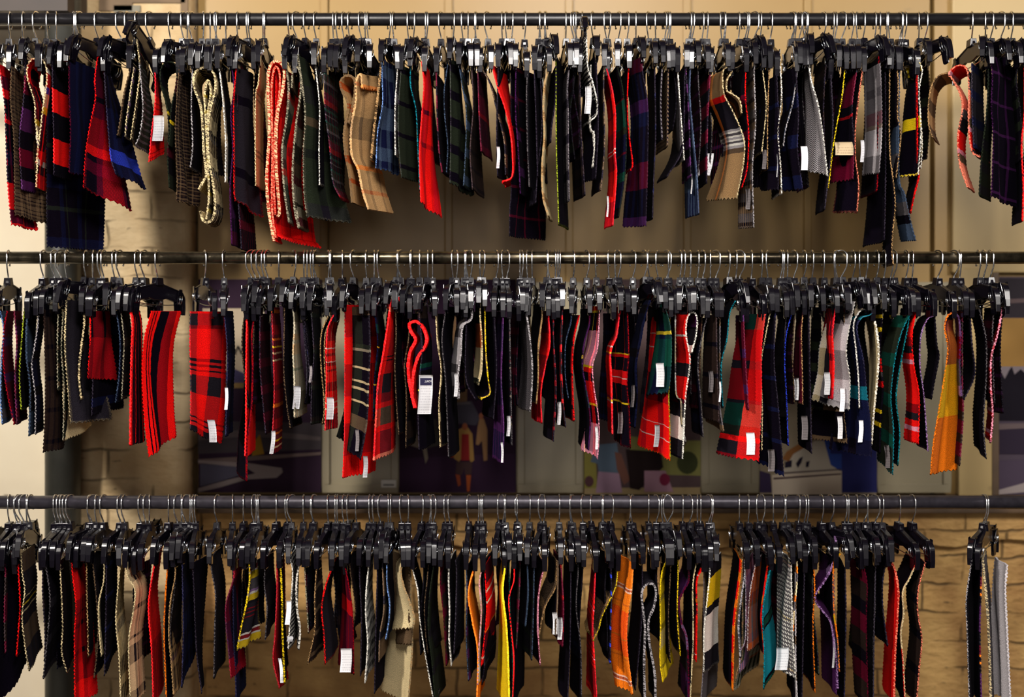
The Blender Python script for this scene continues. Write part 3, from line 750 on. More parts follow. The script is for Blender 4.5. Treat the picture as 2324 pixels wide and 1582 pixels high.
TOP = '''
dark red tartan swatch at left end|0,170 10,230 14,320 18,420 26,510|30,60,6|m30r20k40m6r10k60n30k40r60|k14m6k20r8|
long brown and grey checked swatch|26,150 24,230 31,310 33,400 34,488|24,76,12|h6k3h4b5h8k2|b12h8k3h5|e=h
plum swatch behind brown check|57,170 52,240 44,320 50,430|30,40,0|m40k30p50k40||
blue and cream edged looped tartan|82,425 84,375 86,320 80,270 78,230 63,180 62,152 72,135 92,132 104,150 106,185 98,240 92,290 86,340 82,372|26,26,0|r30k20w12r30u14c30y16m40k40r50|m12k8r10k14|e=c th=3
black swatch with red square patches|118,160 120,240 122,320 122,398|32,38,0|k38r52k58r56k60||
navy swatch with bright red upper edge|158,150 157,220 160,300 157,380 159,392|58,50,0|n200|k20n12|e=m
large flaring red and black tartan|222,125 215,180 216,225 203,290 194,350 189,425|18,114,46|m90k10m34d60r20k12m26k60|k30m10d34m8k14|e=r
very long black tartan below plum swatches|106,420 106,480 107,560|124,130,0|k40g10k60n30|k30n12k8g4|z=30
broad navy swatch with blue edge|236,150 240,220 246,300 252,360 263,395|10,78,25|k90n90u30n60|k14n10|
striped taupe swatch beside navy one|298,150 282,210 270,290 266,305|8,16,0|h8k3b6h5|h4k4|e=h
lilac edged striped swatch|304,152 294,220 286,280 284,308|7,14,0|v8h6k3e9|k5e5|e=c
gold edged grey striped swatch|317,155 312,210 300,290 296,315|8,14,0|h12c3b8|k6h4|e=c
grey green short swatch|326,160 324,240 318,300 307,330|12,36,10|g9e5|g8x6|e=l
small red tartan with white label|352,165 352,235 344,300 338,366|8,34,-30|m50r16k3r8k3r16k3r10k3|r14k2r6k2|tag=348,262,372,320,-2
dark looped swatch with yellow green edge|384,425 380,350 383,290 378,240 366,195 364,160 376,142 395,143 402,162 398,200 388,250 386,300 383,330|18,18,0|g30k40m30k60y8g60k40||e=g
grey brown plaid with speckled edge|407,150 402,210 398,300 402,400 400,456|16,52,4|h4k3h3b4k2|k8h4k4b6|e=h
black check with silver edge|437,150 434,240 437,330 432,380|12,12,0|k20x10|x6k6|e=l
thick cream edged looped plaid|450,430 462,410 468,395 462,340 460,290 455,240 441,200 440,172 452,156 474,156 487,172 488,205 478,245 472,290 474,360 484,420 488,470 480,500 462,502 454,480|16,16,0|c30k12e10h30|k12c6|e=c th=5
cream edged strip inside looped plaid|468,498 474,440 470,340 466,260 464,215 472,180 478,210 472,250 468,300|12,12,0|c18y8k10|k10c4|e=c th=4
cream and grey diagonal striped strip|497,150 504,210 509,270 512,330 511,412|14,16,0|k60c6w6c8w8|w6c4k2|e=w
plum edged long narrow swatch|525,140 531,200 524,260 528,340 522,430 526,555|22,24,0|p40k30m30|p14k10|e=p
charcoal swatch with red front edge|536,150 530,240 531,330 531,430 534,455|40,62,30|x60k20x80||e=r
long black and maroon swatch|541,440 544,500 548,565|26,32,0|k50m20|k8m4k6|z=10
camel swatch with brown stripes|590,135 586,190 580,215 579,320 580,420|14,26,0|t70b5t8b5t110b6t5b6t90|t30b2|e=c
bright red folded wool stack|622,548 610,480 605,400 611,300 608,200 609,165 618,142 632,140 644,155 642,200 630,260 626,330 628,400 634,480 628,490|16,10,0|r90d14r60|r30|e=c th=6
red inner fold of wool stack|626,540 617,470 618,330 616,200 624,152 634,165 634,210 624,290 621,400 624,486|10,10,0|r80|r30|e=z th=4
bright red swatch spreading at stack foot|624,500 628,530 640,540|60,86,14|r60d20|r30d5|z=20
olive and green speckled swatch|649,155 655,200 650,270 640,340 645,430 656,505|14,18,0|q30m22r16q20f30g50|k6q4|e=q th=4
brown speckled folded swatch|662,200 664,165 672,152 681,165 682,210 672,280 664,380 668,470 679,520 672,470|12,20,0|h30m20q40g40|k6h4|e=q th=4
heavy grey green fuzzy swatch|690,150 692,250 688,350 690,440 697,492|24,96,6|g40x40g30h20g50k20g60|g40k20|e=q th=4
cream edged black narrow swatch|716,160 725,240 724,330 725,418|6,26,0|k100||e=w
small dark multi check with pink block|735,168 738,250 748,330 755,410 772,448|32,20,0|g14e6k12g6m16d12k8f6k7e3k12f5|k6e3k8g4m4|
thick tan and orange fuzzy fold|799,460 793,400 784,350 781,300 790,240 776,205 772,185 784,172 800,175 806,195 800,240 790,280|26,36,0|t44j10t34j18t60||e=h th=5
tan fuzzy swatch with orange checks|836,475 822,430 813,385 798,350 797,290 807,230 808,185 818,168 822,200|56,60,-14|t36j10t44o12t60h50t30|t34h10|th=5
brown shaggy swatch|864,165 856,230 848,300 842,362|14,16,0|h50t20b40||e=t th=5
navy plaid with light blue edge|867,175 868,235 857,300 853,380|34,56,6|n50k10s50n40s30|n14s8|e=B
silver edged small swatch|905,170 897,230 896,290 897,350|6,14,0|e40l20||e=w
dark green plain swatch|910,165 904,250 905,330 911,402|40,38,0|g60k10||
teal dotted edge black swatch|932,140 932,195 944,250 948,330 953,432|8,14,0|k100||e=a
long bright red and maroon tartan|957,140 962,195 957,265 952,350 955,458|16,44,28|r100m10r60d10r50|r16d6m12k8|
maroon thin swatch|990,165 992,260 996,340 1003,390|8,12,0|m30k20||
steel edged black swatch|1016,145 1008,210 1010,270 1016,330 1013,392|12,12,0|k60||e=s
broad bottle green swatch|1022,160 1023,300 1021,415|22,48,20|g40k20||
dark teal green wavy swatch|1042,150 1050,200 1058,250 1057,330 1052,420|14,24,6|s20g40||e=s
brown black striped swatch|1070,150 1074,240 1067,340 1072,428|18,26,6|b30k8|b6k5|
maroon striped shorter swatch|1084,150 1087,250 1092,342|20,26,4|k60m40d10|m6k5|
taupe tweed strip beside red one|1092,148 1112,190 1126,245 1144,320 1147,395|10,14,0|h30x20||p=T
scarlet ribbon narrowing downwards|1116,147 1130,200 1146,245 1158,300 1163,350 1162,400 1140,412|32,4,0|r200||th=3
black swatch with small white label|1130,180 1127,300 1129,400|14,22,0|k60||tag=1127,333,1134,382
plum edged black swatch centre|1171,150 1170,250 1176,340 1181,438|8,20,0|k60p20||e=p
very long near black swatch lowest in centre|1160,420 1157,470 1156,535|70,76,0|k60m6|k26m5k16|z=25
speckled edge charcoal strip|1197,150 1195,220 1197,330 1201,422|10,14,0|x60||e=e
tall black swatch beside camel ribbon|1212,150 1216,260 1220,400|20,20,0|k60||
camel cream ribbon|1248,140 1237,185 1233,240 1235,310 1230,380 1233,450 1245,490|8,8,0|c40t20||e=t th=4
black tapering ribbon|1262,150 1261,220 1252,290 1250,322|-10,-4,0|k60||
yellow dotted edge black ribbon|1262,170 1262,250 1263,350 1266,440 1268,510|10,10,0|k60||e=G
charcoal grey tweed twisting|1294,160 1288,200 1290,260 1290,330 1292,455|-14,-22,0|e60x20||p=T
black brown swatch centre right|1316,170 1319,300 1328,442|-22,-24,0|b20k20|k6b4|
black and white houndstooth scrap|1334,150 1345,185 1356,235 1353,262 1338,275|-18,-24,0|w60||p=D e=w tag=1328,196,1342,258,-1
dotted white edge black strip|1340,282 1348,300 1350,340 1346,380|-10,-14,0|k40||e=w p=D k=w z=10
black short swatch right of houndstooth|1354,160 1358,280 1352,405|-22,-34,0|k60||
brown grey speckled strip|1370,200 1372,330 1364,430|-10,-14,0|h30x20||p=T
bright red tartan with label sliver|1377,150 1389,200 1397,260 1396,340 1399,400 1391,510|-12,-22,0|m54r44m5r34m40w3r5w3m34r70|r20m2|tag=1377,445,1381,492
green and navy tartan swatch|1400,150 1413,200 1421,300 1418,400 1404,492|-22,-28,0|k70m4f60g16n40m4n40f20n60||e=g
black swatch with scarlet wavy edge|1427,150 1424,230 1427,300 1436,370 1431,385|-8,-10,0|d60||e=r
plum navy long broad swatch|1458,160 1470,240 1470,360 1466,512|-40,-46,-4|k60p30n30k80m60|k10n8|
navy black strip|1486,150 1488,300 1484,400 1481,495|-14,-18,0|k60n10||
black fine checked swatch|1503,150 1500,240 1503,315|-10,-12,0|k60||p=D k=e
black check shorter swatch|1517,150 1515,330|-12,-14,0|k60||p=D k=h
grey swatch with white checked edge|1538,155 1544,240 1549,310 1553,362|-8,-16,0|e60||e=w
black ragged swatch below grey one|1552,300 1545,350 1515,398|-10,-10,0|k60|| 
plum tall swatch|1556,150 1563,250 1568,400|-20,-20,0|p20k20||
teal navy swatch with label sliver|1567,150 1566,220 1574,310 1582,400 1586,485|-14,-30,0|n60s30|s10n8|tag=1568,394,1571,440
maroon navy swatch behind orange plaid|1612,170 1606,280 1604,415|-24,-26,0|m30k30||
large brown grey twisted plaid cream edge|1684,257 1679,228 1664,214 1650,205 1651,180 1661,163 1655,152 1643,158 1640,178 1644,215 1662,250 1682,295 1690,330 1686,380 1672,450|-14,-74,-6|t60t70t60r14x66l5w4e6w4l5w4e6w5l6h12|k66o14k6|e=c th=3 tag=1593,348,1620,398,-8
crimson dotted edge dark swatch|1693,150 1692,220 1699,300 1696,380 1684,425|-30,-30,0|k60m20||e=r
long grey striped strip hanging low|1712,180 1715,280 1708,380 1711,515|-16,-36,-4|h16e20k10|k6h4|e=l tag=1692,428,1702,475,1,g
cream edged black narrow pair|1731,160 1739,240 1729,345|-8,-12,0|k60||e=c
tan edged black strip with grey label|1746,170 1742,280 1742,382|-12,-20,0|k60||e=t tag=1730,340,1739,384,0,g
broad black swatch with ragged foot|1763,170 1768,300 1766,430|-36,-46,-8|k60n10||
white edged brown stripe with label|1771,150 1774,220 1766,300 1772,380 1774,440|-10,-18,0|h20k10||e=w tag=1757,350,1764,402,1
large navy black swatch with paper label|1806,150 1812,260 1810,340 1822,430|-34,-44,-6|k60n30||tag=1817,332,1832,386,2
grey streaked narrow swatch|1812,165 1800,230 1784,290 1778,330|-8,-6,0|s30k10||e=l
pale herringbone tweed swatch|1835,128 1842,185 1856,235 1867,300 1878,398|-8,-58,-26|l200||p=H k=x e=w th=3.4
black striped long strip|1886,170 1890,300 1872,474|-16,-22,0|k60|x4k6|
olive edged black swatch|1918,150 1911,220 1899,285 1889,345 1884,395 1879,428|-12,-22,0|k60b20||e=y
maroon swatch with curved cream label|1945,165 1934,240 1938,320 1936,405|-20,-50,0|m70k20d6k80||tag=1893,322,1934,352,4,y
coral edged black swatch|1958,155 1948,230 1941,300 1942,360 1949,420 1945,482|-20,-62,-8|k60||e=z
grey maroon and cream checked swatch|1997,130 2000,200 2001,300 1995,392|-36,-40,-6|e50x20e34m28h10l60|e22l14e22|tag=1953,318,1961,368
black swatch with red foot|1992,390 1989,434|-30,-34,0|k60||e=d z=10
black swatch with tan speckled edge|2036,150 2039,200 2037,260 2044,310 2034,402|-26,-30,0|k60||e=t
long black swatch reaching low|2010,380 2009,470 2007,545|-40,-46,6|k60||z=10
black swatch with mustard top|2083,135 2093,160 2086,210 2090,300 2084,395|-30,-46,-2|y26k100||e=w
white edged brown strip|2085,200 2089,260 2093,330 2090,380|-7,-8,0|c60h30||e=w
twisted black swatch with tan dotted edge|2019,330 2026,400 2032,460 2027,520 2024,570 2028,600|-14,-14,0|k60||e=t
grey wool swatch slanting low|2040,390 2053,440 2066,500 2078,545|-10,-34,-4|s60e30k20||e=s
slim red curved ribbon|2083,370 2086,400 2076,440 2067,482|-4,-6,0|d60||e=r
beige drooping curled swatch|2117,312 2108,285 2107,240 2114,195 2130,172 2150,165|14,12,0|h30t30||e=t
coral edged loop of striped cloth|2196,425 2178,370 2174,310 2184,250 2180,215 2162,180 2153,168 2165,153 2182,148 2195,160 2199,200 2198,260 2200,310 2207,345 2222,354|16,22,0|z60h20i10r40x30e20||e=z th=3.5
dark slate tall swatch|2200,160 2206,240 2210,335|26,28,0|x40n20||
grey green edged long swatch|2243,180 2239,260 2229,340 2222,442|8,24,0|g30x20||e=g
largest plum black swatch at right|2252,165 2250,240 2254,320 2250,445|46,52,16|k60p6|k20p6k14|e=p
scarlet ribbon at right frame edge|2326,250 2319,330 2323,420 2321,500|-3,-3,0|r30d6||
'''
MIDDLE = '''
pale blue edged grey swatch|0,705 8,750 3,820 1,900 5,962|10,14,0|s40e20||e=B
crimson dotted edge swatch|16,705 8,760 9,840 20,910 32,962|14,16,0|m60p20||e=d
plum striped swatch|32,705 38,780 34,860 38,962|16,22,0|m20k14p20|m6k5|
bright green edged black swatch|56,700 50,760 44,850 48,930|10,14,0|k60||e=G
long speckled blue grey swatch|65,700 60,740 60,810 68,880 66,988|20,24,0|x30s80x80||e=s th=3.4
white dotted edge navy swatch|86,735 78,790 72,830 80,900 80,985|14,20,0|n60k20||e=l
very long dark brown swatch|100,720 104,850 103,940 99,1025|40,52,0|b60k10|b10k6|e=b th=3.4
olive dotted strip|133,712 130,790 131,885|7,8,0|g30h10||e=q
green tan dotted strip|144,708 139,790 145,880 143,1000|9,11,0|g40h20||e=q
pale camel swatch peeping below|143,880 145,940 148,998|50,66,-20|c60|c30|z=25
broad charcoal tweed swatch|156,705 147,780 152,860 160,960|40,94,0|x60||e=c th=3.4
cream and brown speckled edge|191,735 184,790 179,850 184,905|9,12,0|k40h20||e=c th=4
crimson square bottomed swatch|204,700 205,760 199,858|44,62,8|k58d100|k10d40k4|e=r
large black swatch below crimson|212,760 211,850 208,942|64,66,-6|k60n20||z=10
navy speckled edge strip|264,705 272,770 270,850 262,912|10,10,0|n60||e=s
olive edged dark brown swatch|274,705 281,770 279,840 276,904|18,20,0|k60b20||e=q
narrow red striped swatch|291,695 300,730 298,800 296,900 295,1010|20,34,0||r12k10m5k6r3k12m6k20|th=3.4
broad red and black striped swatch|344,706 328,770 323,850 328,950 338,1036|70,58,-34||r8k3r7k3r8k22d26r16d20k18d14r10|e=r th=3.4
large red buffalo plaid with label|432,690 431,780 433,880 432,975|90,66,40|r4x26d8r64k6r6k5r6k4r8x40r50k4r6k4r7k30|x18r30x30r16|tag=470,953,487,1004,6 th=3
navy swatch with white label|512,720 516,800 514,900 512,990|20,14,0|n60k20|n6k5|tag=510,880,517,930
bright scarlet slim swatch|560,712 559,780 558,860 558,960 556,1036|12,14,0|r300||th=3
maroon dotted edge long strip|583,705 572,760 574,830 571,930 562,1000 560,1092|-8,-8,0|m40d20||e=d
black maroon pleated swatch|590,712 590,830 598,930 603,985|22,22,0|k40m20|k6m4|
slim tartan with orange and cream|617,720 620,800 622,900 616,1030|16,16,0|k16d22k8o5x12y4k10c4k12c4d52k12d30o8k10|d10k3|tag=616,978,625,1030,-4
pink dotted edge black swatch|645,740 644,840 651,920 659,972|6,12,0|k60||e=h
sage green and tan plaid|664,690 668,740 665,800 668,870 668,948|8,30,-4|g40q26t14q8t24q30f6q50|q16t4|tag=666,876,682,928,-2 th=3.4
olive brown checked dark swatch|706,720 712,800 707,880 706,962|16,26,6|k60b10g10|k10g6|tag=702,830,708,868,-1,g
tan dotted edge twin swatch|745,718 731,750 727,790 730,850 736,920 731,962|8,12,0|k60b20||e=t
tan speckled edge second fold|751,722 738,760 736,820 739,880 736,975|8,12,0|h40k20||e=t
red and white edged tartan with label|757,715 744,745 740,800 741,860 738,975|16,30,4|m60r16w2r10k6r12w2k8r8k4r24k20r24c3r10c3r12|r12k4c2r10k6|tag=741,902,757,952,0
large grey black cream plaid|837,715 840,790 836,880 832,960 818,1042|-54,-54,-40|k66g10q6k36c5k26c5k12c6k24c5k30h30|k30g26|th=4 tag=806,975,814,1024,1,g
red tartan foot hanging low|782,960 780,1030 778,1084|80,80,2|k62m6r60k4|r40k2r18k3|z=20 tag=824,1035,834,1084
navy and yellow flecked strip|850,700 857,780 850,860 847,950|10,14,0|n30f20k30y3||e=n
tall red curling tartan|912,690 900,673 888,685 880,735 870,800 858,870 853,950 848,1046|18,54,-16|d50z10r100k3r6k3r30x44d20r12h40r14|r30x40|th=4
tan dotted black strip beside red|897,710 899,760 896,830 900,920 905,985|7,8,0|k60||e=h
brown black wavy swatch|931,712 927,770 918,830 922,900 921,1015|10,14,0|b40k20||e=h
scarlet thick looped ribbon|941,926 932,885 926,840 930,800 943,772 932,752 929,735 945,730 960,745 968,770 962,790 948,812 938,850 936,900 944,926|7,7,0|r300||th=6
dark plaid with large printed label|952,722 958,790 952,860 949,940 951,1022|16,38,-8|k100f10n6k30n12y3b40||tag=951,851,982,940,-3,W
cream and pink edged strip|989,712 993,780 1001,840 996,920 999,1014|6,10,0|h60c20||e=c
charcoal light edged swatch|1012,712 1003,770 1010,850 1014,930 1018,1038|8,12,0|x60||e=e
silver grey brushed swatch|1070,724 1050,742 1046,800 1040,850 1042,905|-14,-18,0|l30e20l60e20||e=l th=4 tag=1031,848,1039,900
black swatch curving behind gold|1058,740 1056,820 1060,870 1080,908|14,16,0|k60||
rust and cream checked swatch|1090,664 1090,720 1094,780 1093,840 1086,872|-10,-18,0|g50j54c70||e=c th=3.4
gold and brown speckled swatch|1101,730 1103,800 1108,860 1112,893 1092,905|-10,-12,0|t40y10b20||e=y
black tall swatch left of purple|1121,725 1127,840 1120,950|-10,-10,0|k60||
purple and navy long swatch|1142,735 1138,860 1143,960 1142,1052|-8,-14,0|n60p60|p10n8|tag=1136,1004,1141,1050,2
grey and maroon slim check|1157,720 1158,800 1160,900 1162,1008|-10,-12,0|e12x20d6k10c4x10|x8e4|e=e tag=1150,944,1158,990
dark grey herringbone swatch|1194,705 1202,760 1208,830 1206,900 1203,932|-16,-30,0|e60||p=H k=x e=l th=3.6
camel thin swatch|1230,725 1222,790 1222,850 1218,915|-4,-6,0|t60h20||e=t
red and black drooping tartan|1244,725 1248,780 1238,830 1228,890 1230,960|-12,-16,0|m30r50k30m20r10k60|r10k4|
dark red checked narrow strip|1256,760 1260,830 1262,900 1256,1000|-8,-8,0|k30d12k20d8|k8d4|
red and black block checked strip|1276,725 1274,800 1277,900 1284,968|-14,-18,0|k54r16k50r14k40r10|x10r4|tag=1265,912,1273,964
navy curved swatch|1296,730 1284,780 1283,850 1290,905|-5,-6,0|n60||e=s
scarlet edged black ribbon|1315,715 1303,770 1299,840 1303,955|-6,-6,0|d60k10||e=r
purple yellow and green edged tartan|1338,735 1326,780 1322,830 1330,880 1340,950 1336,1020|-12,-12,0|p60k10y8n60p10f40m40||e=p
pink and red edged tartan|1360,725 1356,790 1345,830 1348,880 1356,930 1360,980 1356,1040|-20,-44,-18|k24i80y5r10k20r50y5k16|k18r10k20y2|e=i tag=1350,968,1356,1020,2
bold red and black tartan strip|1408,712 1400,760 1386,800 1388,870 1390,986|-12,-8,0|m30x30r14w3r10y4p6r90p6y4w3r16|r20x4|th=3.4
dark tartan with red yellow flecked edge|1425,730 1427,800 1423,870 1428,930 1431,1016|-30,-42,-8|k70y3r6k30r16w2r12k40y4k60|k30d3k10|e=d tag=1402,935,1413,984,0,g
navy blue wavy swatch|1466,712 1455,770 1444,830 1446,900 1441,970|-14,-24,0|n80k20||e=n tag=1433,874,1440,924,-1,g
green navy and red large tartan|1508,690 1521,740 1524,800 1520,870 1514,890|-24,-56,14|k60y8n10f60n60r6n8r5n30|f40n20|tag=1488,824,1506,878,2
red plaid with yellow green edge|1520,850 1518,900 1520,960 1521,1044|-40,-72,-20|k40m24r50w2r30w2r60|r26r16m20|e=G z=12 tag=1486,964,1497,1014,-2
red white looped plaid|1549,1042 1552,980 1556,900 1566,820 1557,760 1560,722 1572,708 1582,722 1580,760 1570,800|-32,-28,0|k4x36w50x30m10r50x30r60w5r44x20p30||e=w th=3.4
cream and grey twist of cloth|1534,882 1546,910 1548,960 1556,1000|-8,-10,0|c80x20w40||e=e
multi coloured edge navy swatch|1604,722 1592,770 1584,830 1590,900 1596,990|-14,-26,0|k60n20|k8n5|e=e
brown black swatch with dark label|1626,715 1627,800 1632,958|-26,-36,-4|b60k10||tag=1608,842,1618,890,1,g
teal edged black swatch|1656,712 1650,770 1637,830 1641,925|-12,-16,0|k60||e=a tag=1632,866,1636,912
grey scrap below teal edged swatch|1634,900 1636,940 1643,980|-14,-38,-12|e60h20||z=10
plum swatch with small label|1687,730 1692,820 1699,930|-14,-16,0|m60p20||tag=1670,862,1678,910
large green red and black tartan|1737,698 1728,790 1728,900 1722,1046|-42,-104,-6|f34d70x18d70x8f50g24r12x30d14x60|r40k200|th=3.2 tag=1693,982,1712,1032,2
white speckled edge black strip|1749,705 1738,760 1727,830 1730,920 1729,1022|-6,-8,0|k60||e=c
large black swatch with dark label|1760,720 1757,820 1766,920 1779,1080|-30,-56,-18|k60n10||tag=1742,1020,1757,1070,2,g
royal blue edged swatch|1796,714 1784,765 1781,830 1785,900 1789,1010|-14,-24,0|k60||e=u
maroon swatch with gold speckled edge|1823,704 1819,760 1821,850 1822,916|-12,-22,0|m60k6m20|m10k4|e=t tag=1802,858,1812,908,1
long black swatch with grey label|1836,720 1839,880 1842,1028|-22,-30,-10|k60||tag=1818,944,1832,998,2,g
red black and maroon plaid|1896,690 1890,760 1893,830 1890,905|-18,-30,0|m60r40k16r60|r14m10k4|tag=1870,845,1883,896,1
cream grey and black buffalo check|1931,705 1921,790 1929,860 1927,930|-40,-92,-16|k30l60x66l50|l24l20x30c20|e=w tag=1906,880,1917,934,0
brown check with second label|1916,930 1918,960 1923,1005|-40,-76,6|k60h20||z=10 e=h tag=1900,945,1911,996,2
silver arched edge swatch|1968,700 1950,708 1937,738 1942,790 1948,860 1950,926|5,6,0|l100||e=w
blue teal long swatch with label|1978,712 1955,722 1945,750 1960,820 1968,900 1976,960 1978,1036|-14,-94,-6|a30n90k60|n30k30|tag=1949,954,1959,1004,-1
ivory ribbed swatch|1979,703 1988,740 1994,790 1992,850 1984,930 1978,1010|-20,-16,0|c300||e=w th=4
slim tartan with yellow squares|2001,735 1998,800 2004,880 1999,950 1997,1028|-12,-14,0|k6y10k60r30e10x10r14k50y8k14||e=k
dark teal green long swatch|2064,716 2048,750 2032,810 2022,900 2028,980 2026,1076|-30,-34,-20|f30g60||e=a tag=2006,1010,2017,1062,4,g
second dark teal swatch|2069,718 2058,755 2046,815 2034,900 2042,980 2038,1056|-6,-8,0|f60||e=a
red flecked edge tartan|2080,704 2070,760 2074,830 2086,900 2084,1006|-20,-34,0|r60d20x16r14i10r30||e=r
mauve arched edge black swatch|2122,716 2104,726 2090,765 2088,830 2097,900 2106,1022|-4,-8,0|p40s30k30||e=v
dark curved swatch left of loop|2124,716 2126,780 2131,810 2120,870 2114,905|-6,-6,0|k60||e=x
orange yellow and purple looped plaid|2164,708 2150,718 2144,745 2151,790 2144,850 2131,930 2118,1010 2112,1076|12,56,0|p50h75y118o140|j30o60|th=3.4 e=o
crimson and mauve second side of loop|2164,707 2176,722 2180,765 2178,830 2182,900|-8,-10,0|v60d50e60||e=p th=3.4
black swatch right of loop|2202,712 2206,780 2212,850 2188,906|-26,-22,0|k60||
maroon brown long strip|2184,850 2186,940 2178,1056|-14,-22,0|m30b20||z=10
long black swatch with white thread edge|2222,690 2238,770 2238,860 2232,960 2238,1040|-22,-26,-14|k60||e=e
red and white flecked edge swatch|2277,706 2264,760 2250,810 2249,880 2253,940 2248,1004|-7,-10,0|d20i8r8d14||e=i th=3.6
'''  # black far part of the large green red tartan is mostly painted-in shade
